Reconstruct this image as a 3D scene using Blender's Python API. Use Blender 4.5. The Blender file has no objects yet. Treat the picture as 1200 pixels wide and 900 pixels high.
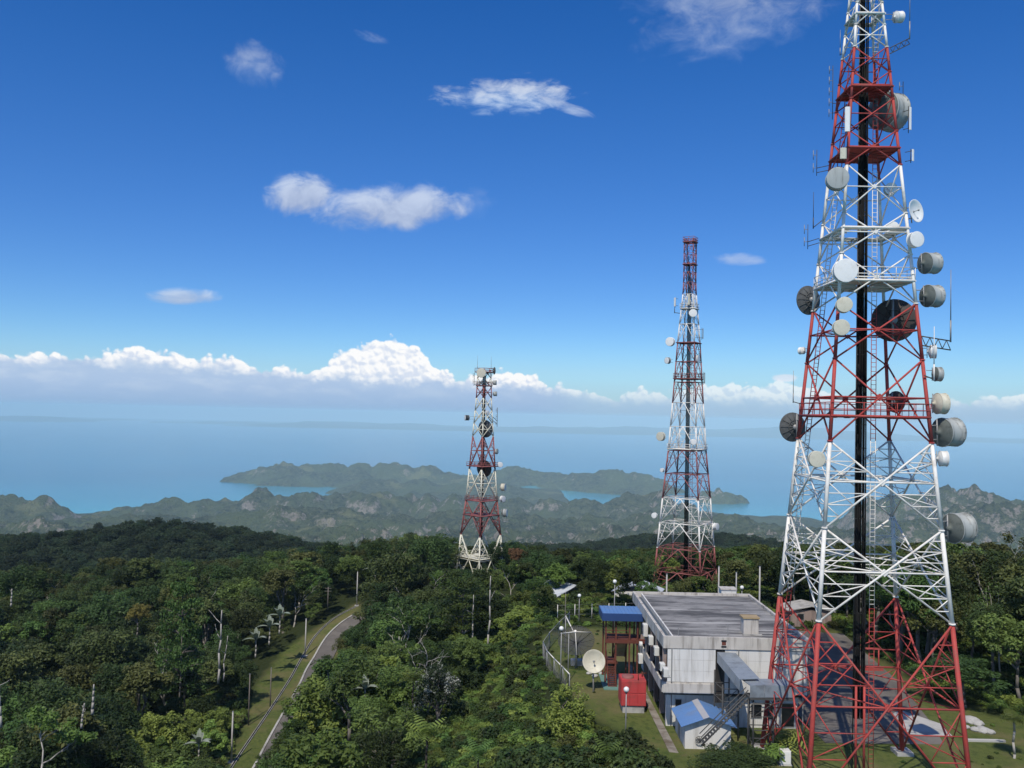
import bpy, bmesh, math, random
import numpy as np
from mathutils import Vector, Matrix
random.seed(7)
RNG = np.random.default_rng(11)
SC = bpy.context.scene
COL = SC.collection
R = math.radians

# ------------------------------------------------------------------ camera
F, PITCH, ROLL = 1027.0, 0.035, 0.022          # focal length in photo pixels, tilt up, roll
cp, sp, cr, sr = math.cos(PITCH), math.sin(PITCH), math.cos(ROLL), math.sin(ROLL)
fwd = Vector((0, cp, sp)); up0 = Vector((0, -sp, cp)); rt0 = Vector((1, 0, 0))
rt = rt0 * cr + up0 * sr
upv = up0 * cr - rt0 * sr
cam_d = bpy.data.cameras.new('camera')
cam_d.sensor_width = 36.0
cam_d.lens = 36.0 * F / 1200.0
cam_d.clip_start = 0.5
cam_d.clip_end = 300000.0
cam = bpy.data.objects.new('camera', cam_d)
COL.objects.link(cam)
cam.matrix_world = Matrix(((rt.x, upv.x, -fwd.x, 0), (rt.y, upv.y, -fwd.y, 0), (rt.z, upv.z, -fwd.z, 0), (0, 0, 0, 1)))
SC.camera = cam

def ray(px, py):
    dx, dy = px - 600.0, py - 450.0
    u = dx * cr + dy * sr; w = -dx * sr + dy * cr; v = -w / F
    return (u / F, cp - v * sp, sp + v * cp)
def P(px, py, Y):
    d = ray(px, py); k = Y / d[1]
    return Vector((d[0] * k, Y, d[2] * k))
def G(px, py, z):
    d = ray(px, py); k = z / d[2]
    return Vector((d[0] * k, d[1] * k, z))
def project(X, Y, Z):
    d = Y * cp + Z * sp; v = -Y * sp + Z * cp
    u = F * X / d; w = -F * v / d
    return 600 + u * cr - w * sr, 450 + u * sr + w * cr
def azel(px, py):
    d = ray(px, py)
    return math.degrees(math.atan2(d[0], d[1])), math.degrees(math.atan2(d[2], math.hypot(d[0], d[1])))

# ------------------------------------------------------------------ render look, sun
SC.view_settings.view_transform = 'Standard'
SC.view_settings.look = 'None'
SC.view_settings.exposure = 0.0
SC.view_settings.gamma = 1.0
SC.render.engine = 'CYCLES'
SC.cycles.max_bounces = 5
SC.cycles.diffuse_bounces = 2
SC.cycles.glossy_bounces = 2
SC.cycles.transmission_bounces = 2
SC.cycles.volume_bounces = 1
SC.cycles.sample_clamp_indirect = 4.0
SUN_EL, SUN_AZ = R(54), R(196)                  # azimuth clockwise from +Y (the view direction): behind, a little to the left
sdir = Vector((math.sin(SUN_AZ) * math.cos(SUN_EL), math.cos(SUN_AZ) * math.cos(SUN_EL), math.sin(SUN_EL)))
sun_d = bpy.data.lights.new('sun', 'SUN')
sun_d.energy = 3.8
sun_d.angle = R(0.5)
sun_d.color = (1.0, 0.93, 0.82)
sun = bpy.data.objects.new('sun', sun_d)
COL.objects.link(sun)
sun.rotation_euler = sdir.to_track_quat('Z', 'Y').to_euler()

# ------------------------------------------------------------------ node helper
class NT:
    def __init__(s, tree):
        s.t = tree; s.n = tree.nodes; s.l = tree.links
    def add(s, typ, **kw):
        nd = s.n.new(typ)
        for k, v in kw.items(): setattr(nd, k, v)
        return nd
    def put(s, sock, v):
        if isinstance(v, bpy.types.NodeSocket): s.l.new(v, sock)
        elif v is not None:
            try: sock.default_value = v
            except Exception: sock.default_value = (*v, 1.0)
    def math(s, op, a, b=None, c=None, clamp=False):
        nd = s.add('ShaderNodeMath', operation=op, use_clamp=clamp)
        s.put(nd.inputs[0], a); s.put(nd.inputs[1], b)
        if c is not None: s.put(nd.inputs[2], c)
        return nd.outputs[0]
    def ss(s, x, a, b, lo=0.0, hi=1.0):
        nd = s.add('ShaderNodeMapRange', interpolation_type='SMOOTHSTEP')
        s.put(nd.inputs[0], x); s.put(nd.inputs[1], a); s.put(nd.inputs[2], b); s.put(nd.inputs[3], lo); s.put(nd.inputs[4], hi)
        return nd.outputs[0]
    def mix(s, f, a, b, mode='MIX'):
        nd = s.add('ShaderNodeMix', data_type='RGBA', blend_type=mode)
        s.put(nd.inputs[0], f); s.put(nd.inputs[6], a); s.put(nd.inputs[7], b)
        return nd.outputs[2]
    def comb(s, x, y, z=0.0):
        nd = s.add('ShaderNodeCombineXYZ')
        s.put(nd.inputs[0], x); s.put(nd.inputs[1], y); s.put(nd.inputs[2], z)
        return nd.outputs[0]
    def noise(s, vec, scale, detail=4.0, rough=0.55, dist=0.0, out=0, lac=2.0):
        nd = s.add('ShaderNodeTexNoise')
        s.put(nd.inputs['Vector'], vec)
        nd.inputs['Scale'].default_value = scale; nd.inputs['Detail'].default_value = detail
        nd.inputs['Roughness'].default_value = rough; nd.inputs['Distortion'].default_value = dist
        nd.inputs['Lacunarity'].default_value = lac
        return nd.outputs[out]
    def vmul(s, v, k):
        nd = s.add('ShaderNodeVectorMath', operation='MULTIPLY')
        s.put(nd.inputs[0], v); nd.inputs[1].default_value = k
        return nd.outputs[0]
    def vadd(s, v, k):
        nd = s.add('ShaderNodeVectorMath', operation='ADD')
        s.put(nd.inputs[0], v); s.put(nd.inputs[1], k)
        return nd.outputs[0]

# ------------------------------------------------------------------ world: sky with clouds
world = bpy.data.worlds.new('World')
SC.world = world
world.use_nodes = True
W = NT(world.node_tree)
W.n.clear()
SKYK = 0.12
sky = W.add('ShaderNodeTexSky', sky_type='NISHITA')
sky.sun_disc = False
sky.sun_elevation = SUN_EL
sky.sun_rotation = SUN_AZ
sky.altitude = 850.0
sky.air_density = 1.0
sky.dust_density = 0.2
sky.ozone_density = 3.0
tc = W.add('ShaderNodeTexCoord')
sep = W.add('ShaderNodeSeparateXYZ'); W.l.new(tc.outputs['Generated'], sep.inputs[0])
az = W.math('MULTIPLY', W.math('ARCTAN2', sep.outputs[0], sep.outputs[1]), 180 / math.pi)
el = W.math('MULTIPLY', W.math('ARCSINE', sep.outputs[2]), 180 / math.pi)
hs = W.add('ShaderNodeHueSaturation')
hs.inputs['Hue'].default_value = 0.514
hs.inputs['Saturation'].default_value = 1.38
hs.inputs['Value'].default_value = 1.05
W.l.new(sky.outputs[0], hs.inputs['Color'])
col = hs.outputs[0]
CL = lambda r, g, b: (r / SKYK, g / SKYK, b / SKYK, 1.0)

# hazy air low over the sea
haze_c = CL(0.315, 0.47, 0.72)
hz = W.ss(el, 0.2, 6.0, 1.0, 0.0)
col = W.mix(W.ss(el, 3.0, 22.0, 1.0, 0.0), col, W.mix(1.0, col, (0.60, 0.80, 0.95, 1.0), 'MULTIPLY'))
col = W.mix(W.math('MULTIPLY', W.math('POWER', hz, 1.6), 0.62), col, haze_c)

# cumulus bank along the horizon: top line given as elevation over azimuth
tops = [(-260, 412), (-160, 404), (-80, 412), (0, 407), (60, 410), (100, 419), (140, 404), (165, 402), (195, 411), (250, 415), (290, 419), (310, 433), (330, 424), (350, 434),
        (380, 424), (398, 407), (430, 400), (457, 393), (480, 399), (497, 410), (515, 430), (545, 442), (575, 432), (615, 432), (645, 447), (685, 452),
        (720, 466), (752, 452), (790, 455), (850, 446), (885, 449), (905, 446), (920, 441), (940, 448), (990, 462), (1080, 470), (1140, 466), (1180, 456), (1230, 455), (1330, 462), (1450, 452)]
AZ0, AZ1, EL1 = -60.0, 60.0, 8.0
fc = W.add('ShaderNodeFloatCurve')
cu = fc.mapping.curves[0]
pts = [azel(*t) for t in tops]
pts = [(-60, 4.0), (-50, 4.6), (-44, 3.9)] + pts + [(46, 4.4), (53, 3.9), (60, 4.3)]
pts = [((a - AZ0) / (AZ1 - AZ0), min(1, max(0, e / EL1))) for a, e in pts]
pts.sort()
while len(cu.points) < len(pts): cu.points.new(0.5, 0.5)
for p_, q_ in zip(cu.points, pts):
    p_.location = q_; p_.handle_type = 'VECTOR'
fc.mapping.update()
W.put(fc.inputs['Value'], W.math('DIVIDE', W.math('SUBTRACT', az, AZ0), AZ1 - AZ0, clamp=True))
top = W.math('MULTIPLY', fc.outputs[0], EL1)
def curve(pts, lo, hi):
    f = W.add('ShaderNodeFloatCurve'); c = f.mapping.curves[0]
    q = sorted(((a - AZ0) / (AZ1 - AZ0), min(1, max(0, (e - lo) / (hi - lo)))) for a, e in pts)
    while len(c.points) < len(q): c.points.new(0.5, 0.5)
    for p_, q_ in zip(c.points, q):
        p_.location = q_; p_.handle_type = 'VECTOR'
    f.mapping.update()
    W.put(f.inputs['Value'], W.math('DIVIDE', W.math('SUBTRACT', az, AZ0), AZ1 - AZ0, clamp=True))
    return W.math('MULTIPLY_ADD', f.outputs[0], hi - lo, lo)
base = curve([(-60, 2.2)] + [azel(*t) for t in ((-200, 418), (0, 424), (150, 427), (300, 438), (400, 446), (520, 452), (620, 456), (720, 474), (850, 472), (1000, 484), (1200, 478))] + [(60, 2.0)], -2.0, 6.0)
v2 = W.comb(az, W.math('MULTIPLY', el, 1.1))
warp = W.noise(v2, 1.1, 4, 0.55, 0.0, 1)
v2w = W.vadd(v2, W.vmul(warp, (0.55, 0.55, 0.0)))
def billow(v):
    def vor(sc):
        nd = W.add('ShaderNodeTexVoronoi', feature='SMOOTH_F1', voronoi_dimensions='2D')
        nd.inputs['Scale'].default_value = sc; nd.inputs['Smoothness'].default_value = 0.25
        W.put(nd.inputs['Vector'], v)
        return W.math('SUBTRACT', 0.55, nd.outputs['Distance'])
    h = W.math('MULTIPLY_ADD', vor(0.85), 0.75, W.math('MULTIPLY', vor(2.1), 0.42))
    h = W.math('MULTIPLY_ADD', vor(4.9), 0.07, h)
    return W.math('MULTIPLY_ADD', W.noise(v, 5.0, 5, 0.6), 0.15, h)
b0 = billow(v2w)
edge = W.math('MINIMUM', W.math('MULTIPLY', W.math('SUBTRACT', b0, 0.40), 0.85), W.math('MULTIPLY_ADD', W.noise(v2, 1.3, 2, 0.5), 0.5, -0.03))
dep = W.math('ADD', W.math('SUBTRACT', top, el), edge)              # degrees below the ragged cloud top
dens = W.ss(dep, 0.0, 0.22)
# self shading of the billows: compare their height with itself a step towards the sun (up, right)
rel = W.math('SUBTRACT', b0, billow(W.vadd(v2w, (0.10, 0.20, 0.0))))
lit = W.ss(W.math('SUBTRACT', rel, W.math('MULTIPLY', dep, 0.06)), -0.30, 0.06)
lump = W.noise(v2, 0.5, 5, 0.6)
wht = W.mix(lit, CL(0.70, 0.77, 0.90), CL(1.0, 1.0, 1.0))
hgt = W.math('ADD', W.math('SUBTRACT', el, base), W.math('ADD', W.math('MULTIPLY', W.math('SUBTRACT', lump, 0.5), 1.7), W.math('MULTIPLY', edge, 0.5)))
fade = W.ss(hgt, -0.35, 0.55, 1.0, 0.0)
lum2 = W.noise(W.vmul(v2, (0.5, 1.4, 1.0)), 0.9, 5, 0.6)
bank = W.mix(fade, wht, W.mix(W.math('MULTIPLY', W.ss(lum2, 0.42, 0.66), 0.55), CL(0.43, 0.57, 0.79), CL(0.58, 0.69, 0.85)))
low = W.ss(el, 0.0, 2.0, 0.0, 1.0)
bank = W.mix(low, haze_c, bank)
# the bank thins out to the right of the big cumulus
azl = W.ss(az, 1.0, 6.0, 1.0, 0.62)
col = W.mix(W.math('MULTIPLY', dens, azl), col, bank)

# separate small clouds: (px, py, half width px, half height px, strength, stretch, tilt, colour)
PXD = 180 / math.pi / F
def small(px, py, hw, hh, k, thr, soft, sc, stretch, tint, tilt=0.0, seed=0.0):
    global col
    a0, e0 = azel(px, py)
    da = W.math('SUBTRACT', az, a0); de = W.math('SUBTRACT', el, e0)
    ct, st = math.cos(tilt), math.sin(tilt)
    x = W.math('ADD', W.math('MULTIPLY', da, ct), W.math('MULTIPLY', de, st))
    y = W.math('SUBTRACT', W.math('MULTIPLY', de, ct), W.math('MULTIPLY', da, st))
    xx = W.math('DIVIDE', x, hw * PXD); yy = W.math('DIVIDE', y, hh * PXD)
    d2 = W.math('ADD', W.math('MULTIPLY', xx, xx), W.math('MULTIPLY', yy, yy))
    g = W.math('SUBTRACT', 1.0, d2)
    nv = W.comb(W.math('ADD', W.math('MULTIPLY', x, 1.0 / stretch), seed), y, seed)
    n1 = W.noise(nv, sc, 7, 0.6, 0.4)
    a = W.ss(W.math('ADD', W.math('MULTIPLY', g, 0.42), n1), thr, thr + soft)
    a = W.math('MULTIPLY', a, W.ss(g, -0.9, 0.15))
    sh = W.ss(W.math('ADD', yy, W.math('MULTIPLY', W.math('SUBTRACT', n1, 0.5), 3.0)), -0.7, 0.8)
    c = W.mix(sh, tint, CL(0.72, 0.79, 0.90))
    col = W.mix(W.math('MULTIPLY', a, k), col, c)
G1 = CL(0.47, 0.53, 0.66)
small(298, 78, 34, 27, 0.34, 0.50, 0.60, 0.8, 1.2, CL(0.42, 0.55, 0.8), -0.2, 3.1)
small(352, 227, 40, 24, 0.72, 0.44, 0.46, 0.75, 1.4, G1, 0.25, 5.2)
small(462, 243, 98, 27, 0.72, 0.46, 0.46, 0.65, 1.5, G1, 0.12, 7.7)
small(217, 347, 40, 11, 0.70, 0.46, 0.46, 0.8, 2.2, G1, 0.03, 1.4)
small(866, 303, 34, 8, 0.50, 0.46, 0.46, 0.9, 2.2, CL(0.5, 0.6, 0.8), -0.03, 9.3)
small(595, 113, 112, 25, 0.80, 0.62, 0.46, 1.3, 2.6, CL(0.5, 0.68, 0.95), 0.04, 2.3)
small(660, 124, 46, 9, 0.55, 0.62, 0.40, 1.3, 3.0, CL(0.6, 0.74, 0.95), -0.25, 8.2)
small(855, 22, 125, 48, 0.36, 0.58, 0.62, 0.8, 1.8, CL(0.4, 0.55, 0.85), 0.1, 4.4)
small(790, -8, 90, 34, 0.28, 0.58, 0.62, 0.8, 1.8, CL(0.4, 0.55, 0.85), -0.1, 6.1)
small(435, 43, 26, 7, 0.22, 0.60, 0.5, 1.2, 2.0, CL(0.4, 0.55, 0.85), -0.2, 6.6)
small(558, 240, 26, 20, 0.12, 0.50, 0.6, 0.9, 1.4, CL(0.4, 0.55, 0.85), 0.5, 4.9)
small(920, 443, 14, 5, 0.8, 0.45, 0.4, 0.9, 1.5, CL(0.8, 0.85, 0.95), 0.0, 2.9)
# broken cloud added out of view, all round and overhead, to whiten the shade
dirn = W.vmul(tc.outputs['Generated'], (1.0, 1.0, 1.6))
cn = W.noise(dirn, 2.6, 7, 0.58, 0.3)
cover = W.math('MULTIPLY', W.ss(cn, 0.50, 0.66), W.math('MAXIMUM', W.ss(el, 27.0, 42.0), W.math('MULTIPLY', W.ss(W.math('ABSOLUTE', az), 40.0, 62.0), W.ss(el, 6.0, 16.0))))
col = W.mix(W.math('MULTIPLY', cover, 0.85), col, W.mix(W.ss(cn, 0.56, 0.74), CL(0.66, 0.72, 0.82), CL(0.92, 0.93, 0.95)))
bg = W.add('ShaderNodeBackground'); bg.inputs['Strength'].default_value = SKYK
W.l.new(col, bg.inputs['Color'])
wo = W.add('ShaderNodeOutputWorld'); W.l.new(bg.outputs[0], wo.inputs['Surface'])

# ------------------------------------------------------------------ object helpers
def tag(o, label=None, cat=None, group=None, kind=None):
    if label: o['label'] = label
    if cat: o['category'] = cat
    if group: o['group'] = group
    if kind: o['kind'] = kind
    return o
def link(o, parent=None):
    COL.objects.link(o)
    if parent is not None: o.parent = parent
    return o
def thing(name, label, cat, loc=(0, 0, 0), rz=0.0, group=None):
    o = bpy.data.objects.new(name, None)
    o.empty_display_size = 0.5
    o.location = loc; o.rotation_euler = (0, 0, rz)
    link(o)
    return tag(o, label, cat, group)
def obj(name, bm, mats, parent=None, smooth=False):
    me = bpy.data.meshes.new(name)
    bm.to_mesh(me); bm.free()
    for m in (mats if isinstance(mats, (list, tuple)) else [mats]): me.materials.append(m)
    if smooth: me.polygons.foreach_set('use_smooth', [True] * len(me.polygons))
    return link(bpy.data.objects.new(name, me), parent)
def inst(name, me, parent=None, loc=(0, 0, 0), rz=0.0, s=None):
    o = bpy.data.objects.new(name, me)
    o.location = loc; o.rotation_euler = (0, 0, rz)
    if s: o.scale = (s, s, s) if not hasattr(s, '__len__') else s
    return link(o, parent)
def grid_obj(name, V, nu, nv, mat, kind='structure', wrap=False):
    """V: (nu*nv,3) array in row-major order"""
    me = bpy.data.meshes.new(name)
    i = np.arange(nu - 1)[:, None] * nv + np.arange(nv - 1)[None, :]
    f = np.stack([i, i + nv, i + nv + 1, i + 1], -1).reshape(-1, 4)
    mesh_fill(me, V, f)
    me.materials.append(mat)
    me.polygons.foreach_set('use_smooth', np.ones(len(f), bool))
    o = link(bpy.data.objects.new(name, me))
    if kind: o['kind'] = kind
    return o
def mesh_fill(me, V, f):
    V = np.asarray(V, np.float32); f = np.asarray(f, np.int32)
    n = f.shape[1]
    me.vertices.add(len(V)); me.vertices.foreach_set('co', V.ravel())
    me.loops.add(f.size); me.loops.foreach_set('vertex_index', f.ravel())
    me.polygons.add(len(f))
    me.polygons.foreach_set('loop_start', np.arange(0, f.size, n, dtype=np.int32))
    me.polygons.foreach_set('loop_total', np.full(len(f), n, np.int32))
    me.update(calc_edges=True)
def box(bm, x0, x1, y0, y1, z0, z1, mi=0):
    vs = [bm.verts.new((x, y, z)) for z in (z0, z1) for y in (y0, y1) for x in (x0, x1)]
    for q in ((0, 2, 3, 1), (4, 5, 7, 6), (0, 1, 5, 4), (2, 6, 7, 3), (0, 4, 6, 2), (1, 3, 7, 5)):
        f = bm.faces.new([vs[k] for k in q]); f.material_index = mi
def hexa(bm, pts, mi=0):
    vs = [bm.verts.new(p) for p in pts]          # bottom four then top four, same order round
    for q in ((3, 2, 1, 0), (4, 5, 6, 7), (0, 1, 5, 4), (1, 2, 6, 5), (2, 3, 7, 6), (3, 0, 4, 7)):
        f = bm.faces.new([vs[k] for k in q]); f.material_index = mi
def tube(bm, a, b, r1, r2=None, n=6, mi=0, cap=True):
    a = Vector(a); b = Vector(b)
    if r2 is None: r2 = r1
    d = b - a
    if d.length < 1e-6: return
    d.normalize()
    u = d.orthogonal().normalized(); w = d.cross(u)
    A = []; B = []
    for k in range(n):
        t = 2 * math.pi * (k + 0.5) / n
        o = u * math.cos(t) + w * math.sin(t)
        A.append(bm.verts.new(a + o * r1)); B.append(bm.verts.new(b + o * r2))
    for k in range(n):
        f = bm.faces.new((A[k], A[(k + 1) % n], B[(k + 1) % n], B[k])); f.material_index = mi; f.smooth = True
    if cap:
        bm.faces.new(A[::-1]).material_index = mi; bm.faces.new(B).material_index = mi
def poly_tube(bm, pts, r, n=6, mi=0, r_end=None):
    m = len(pts) - 1
    for k in range(m):
        ra = r if r_end is None else r + (r_end - r) * k / m
        rb = r if r_end is None else r + (r_end - r) * (k + 1) / m
        tube(bm, pts[k], pts[k + 1], ra, rb, n, mi)
def lathe(bm, prof, n=24, axis='X', mi=0, cap0=False, cap1=False):
    rings = []
    for h, r in prof:
        ring = []
        for k in range(n):
            t = 2 * math.pi * k / n
            c, s_ = r * math.cos(t), r * math.sin(t)
            ring.append(bm.verts.new((h, c, s_) if axis == 'X' else (c, s_, h)))
        rings.append(ring)
    for i in range(len(rings) - 1):
        for k in range(n):
            f = bm.faces.new((rings[i][k], rings[i + 1][k], rings[i + 1][(k + 1) % n], rings[i][(k + 1) % n]))
            f.smooth = True; f.material_index = mi
    if cap0: bm.faces.new(rings[0]).material_index = mi
    if cap1: bm.faces.new(rings[-1][::-1]).material_index = mi
def new(): return bmesh.new()

# ------------------------------------------------------------------ numpy noise
_perm = np.random.default_rng(5).permutation(4096)
_val = np.random.default_rng(6).random(4096)
def vnoise(x, y):
    xi = np.floor(x).astype(np.int64); yi = np.floor(y).astype(np.int64)
    fx = x - xi; fy = y - yi
    fx = fx * fx * (3 - 2 * fx); fy = fy * fy * (3 - 2 * fy)
    h = lambda a, b: _val[(_perm[(a & 4095)] + b * 131) & 4095]
    return (h(xi, yi) * (1 - fx) + h(xi + 1, yi) * fx) * (1 - fy) + (h(xi, yi + 1) * (1 - fx) + h(xi + 1, yi + 1) * fx) * fy
def fbm(x, y, o=5, g=0.5):
    s = 0; a = 1; t = 0
    for k in range(o):
        s = s + a * vnoise(x + 17.3 * k, y - 9.1 * k); t += a; a *= g; x = x * 2.03; y = y * 2.03
    return s / t
def ridged(x, y, o=5, g=0.5):
    s = 0; a = 1; t = 0
    for k in range(o):
        s = s + a * (1 - np.abs(2 * vnoise(x + 5.7 * k, y + 3.3 * k) - 1)); t += a; a *= g; x = x * 2.1; y = y * 2.1
    return s / t
def sstep(x, a, b):
    t = np.clip((x - a) / (b - a), 0, 1)
    return t * t * (3 - 2 * t)

# ------------------------------------------------------------------ materials
def mat_base(name, rough=0.7, spec=0.3, metal=0.0):
    m = bpy.data.materials.new(name); m.use_nodes = True
    T = NT(m.node_tree)
    b = T.n['Principled BSDF']
    b.inputs['Roughness'].default_value = rough
    b.inputs['Specular IOR Level'].default_value = spec
    b.inputs['Metallic'].default_value = metal
    return m, T, b
def simple(name, c, var=0.25, scale=1.5, rough=0.6, spec=0.3, metal=0.0, dirt=None, dirt_amt=0.0, dscale=0.8, streak=False, rnd=0.0, bump=0.0):
    """a worn surface: base colour with fine tonal variation and blotches or streaks of dirt"""
    m, T, b = mat_base(name, rough, spec, metal)
    t = T.add('ShaderNodeTexCoord')
    v = t.outputs['Object']
    n = T.noise(v, scale, 5, 0.6)
    c0 = tuple(x * (1 - var) for x in c); c1 = tuple(min(1, x * (1 + var)) for x in c)
    colr = T.mix(n, (*c0, 1), (*c1, 1))
    if dirt is not None:
        vv = T.vmul(v, (1.6, 1.6, 0.16)) if streak else v
        d = T.noise(vv, dscale, 6, 0.65, 0.2)
        colr = T.mix(T.math('MULTIPLY', T.ss(d, 0.46, 0.68), dirt_amt), colr, (*dirt, 1))
    if rnd:
        oi = T.add('ShaderNodeObjectInfo')
        k = T.ss(oi.outputs['Random'], 0, 1, 1 - rnd, 1 + rnd)
        vm = T.add('ShaderNodeVectorMath', operation='SCALE')
        T.l.new(colr, vm.inputs[0]); T.l.new(k, vm.inputs['Scale']); colr = vm.outputs[0]
    T.l.new(colr, b.inputs['Base Color'])
    if bump:
        bn = T.add('ShaderNodeBump'); bn.inputs['Strength'].default_value = bump; bn.inputs['Distance'].default_value = 0.05
        T.l.new(T.noise(v, scale * 6, 4, 0.6), bn.inputs['Height']); T.l.new(bn.outputs[0], b.inputs['Normal'])
    return m
M = {}
M['red'] = simple('red_paint', (0.42, 0.066, 0.056), 0.3, 1.2, 0.6, 0.2, dirt=(0.22, 0.09, 0.075), dirt_amt=0.7, dscale=0.9)
M['oldred'] = simple('faded_red_paint', (0.30, 0.10, 0.09), 0.25, 1.2, 0.6, 0.3, dirt=(0.14, 0.05, 0.04), dirt_amt=0.5, dscale=0.7)
M['white'] = simple('white_paint', (0.80, 0.77, 0.70), 0.10, 1.2, 0.65, 0.15, dirt=(0.42, 0.37, 0.30), dirt_amt=0.5, dscale=0.9)
M['cream'] = simple('cream_paint', (0.70, 0.68, 0.54), 0.10, 1.2, 0.5, 0.4, dirt=(0.34, 0.30, 0.22), dirt_amt=0.4, dscale=1.2)
M['steel'] = simple('galvanised_steel', (0.30, 0.30, 0.29), 0.2, 2.0, 0.5, 0.5, 0.3, dirt=(0.16, 0.14, 0.12), dirt_amt=0.4)
M['darksteel'] = simple('dark_weathered_steel', (0.075, 0.075, 0.072), 0.3, 2.0, 0.6, 0.3, dirt=(0.04, 0.035, 0.03), dirt_amt=0.5)
M['black'] = simple('black_cable_sheath', (0.012, 0.012, 0.012), 0.3, 2.0, 0.75, 0.08)
M['radome'] = simple('white_radome', (0.78, 0.78, 0.74), 0.06, 1.2, 0.45, 0.4, dirt=(0.55, 0.52, 0.46), dirt_amt=0.3, dscale=1.5)
M['radome_cream'] = simple('aged_cream_radome', (0.60, 0.57, 0.45), 0.10, 1.2, 0.5, 0.3, dirt=(0.42, 0.38, 0.28), dirt_amt=0.5, dscale=2.0)
M['greydrum'] = simple('grey_weathered_drum', (0.36, 0.38, 0.36), 0.15, 1.2, 0.5, 0.4, dirt=(0.12, 0.12, 0.105), dirt_amt=0.75, dscale=1.3, streak=True)
M['darkdish'] = simple('dark_mouldy_dish', (0.10, 0.105, 0.105), 0.3, 1.0, 0.6, 0.3, dirt=(0.045, 0.045, 0.045), dirt_amt=0.6, dscale=1.5)
M['browndish'] = simple('dark_brown_dish', (0.075, 0.058, 0.05), 0.3, 1.0, 0.6, 0.3, dirt=(0.03, 0.025, 0.022), dirt_amt=0.6, dscale=1.2)  # dark brown tone with random darker blotches
M['drumback'] = simple('dark_green_grey_shell', (0.13, 0.145, 0.13), 0.25, 1.2, 0.6, 0.3, dirt=(0.05, 0.055, 0.05), dirt_amt=0.6, dscale=1.6)  # darker green-grey tone for the backs of the grey drums
M['concrete'] = simple('stained_concrete', (0.42, 0.41, 0.38), 0.15, 0.8, 0.85, 0.2, dirt=(0.13, 0.125, 0.115), dirt_amt=0.6, dscale=0.7, bump=0.3)
# ------------------------------------------------------------------ near terrain
ZG = -30.2                                       # level of the compound
road_z = lambda Y: float(np.interp(Y, [100, 140, 194, 224, 245, 270], [-55.5, -55.9, -54.1, -49.5, -47.0, -47.0]))
def G_road(px, py):
    z = -55.0
    for _ in range(12):
        p = G(px, py, z); z = 0.5 * z + 0.5 * road_z(p.y)
    return G(px, py, z)
verge_left = [G_road(*q) for q in ((252, 925), (261, 898), (284, 853), (290, 824), (304, 795.5), (331, 764), (356, 747), (382, 730), (417, 708))]
road_left = [G_road(*q) for q in ((285, 925), (319, 862), (350, 807), (362, 782), (380, 752), (398, 733), (416, 721))]
drain = [G_road(*q) for q in ((258, 920), (274, 893), (316, 831), (339, 795.5), (354, 769), (370, 744), (392, 724), (416, 711))]

ctrl = []
def c3(*a): ctrl.append(a)
for x in (14, 35, 58):
    for y in (50, 80, 110, 140): c3(x, y, ZG)
for a in ((0, 55, -30.5), (-12, 60, -34), (2, 84, -32.0), (-4, 95, -35), (-10, 84, -36), (-22, 80, -43), (-20, 105, -43), (-36, 95, -51), (0, 112, -34), (-10, 122, -40),
          (0, 142, -37), (-16, 142, -44), (-30, 125, -50), (-70, 140, -61), (-125, 140, -62), (-60, 100, -57), (-95, 95, -60), (-50, 70, -54), (-90, 65, -60), (-22, 190, -48),
          (0, 180, -40), (8, 160, -35), (32, 158, -31.5), (22, 150, -31), (60, 165, -33), (90, 125, -32), (95, 70, -30), (75, 95, -30), (30, 222, -44), (75, 222, -45), (-7, 230, -45),
          (-28, 236, -46.5), (-75, 200, -64), (-150, 210, -69), (-60, 300, -60), (-130, 300, -68), (-220, 300, -74), (0, 300, -58), (80, 300, -60), (190, 300, -60), (150, 200, -45), (130, 130, -36),
          (0, 20, -30), (60, 20, -30), (-60, 20, -50), (0, 420, -108), (-150, 420, -118), (-320, 420, -125), (200, 420, -105), (350, 420, -110),
          (0, 540, -150), (-200, 540, -150), (-400, 540, -155), (250, 540, -150)):
    c3(*a)
for q in verge_left[1::2] + road_left[1::2]: c3(q.x, q.y, q.z)
for q in road_left[1::2]: c3(q.x + 9, q.y - 1, q.z + 0.3)
for px, py, Y, dz in ((-160, 640, 640, 10), (0, 634, 660, 10), (70, 626, 680, 10), (130, 619, 700, 10), (190, 614, 700, 10), (250, 619, 700, 10), (310, 628, 690, 10), (370, 641, 680, 10), (440, 655, 680, 10),
                      (560, 655, 1000, 11), (640, 643, 1150, 11), (700, 640, 1200, 11), (760, 640, 1200, 11), (850, 632, 1150, 11), (910, 634, 1100, 11), (1000, 650, 1050, 11), (1150, 660, 1000, 11), (1350, 668, 1000, 11)):
    p = P(px, py, Y); c3(p.x, p.y, p.z - dz)
for x, y, z in ((-500, 950, -250), (-250, 950, -240), (-50, 900, -240), (-800, 700, -180), (200, 800, -200), (500, 700, -190), (-700, 1400, -420), (-300, 1450, -400), (0, 1500, -390), (300, 1500, -400), (800, 1450, -420), (1300, 1300, -400), (-1200, 1200, -420), (900, 700, -200), (450, 250, -70), (-450, 250, -90), (-300, 60, -75), (300, 60, -50)):
    c3(x, y, z)
ctrl = np.array(ctrl, float)
def tps_fit(pts):
    n = len(pts); xy = pts[:, :2] / 200.0
    d2 = ((xy[:, None] - xy[None]) ** 2).sum(-1)
    K = 0.5 * d2 * np.log(d2 + 1e-9) + np.eye(n) * 0.0008
    Pm = np.c_[np.ones(n), xy]
    A = np.block([[K, Pm], [Pm.T, np.zeros((3, 3))]])
    return xy, np.linalg.solve(A, np.r_[pts[:, 2], 0, 0, 0])
_txy, _tw = tps_fit(ctrl)
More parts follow.
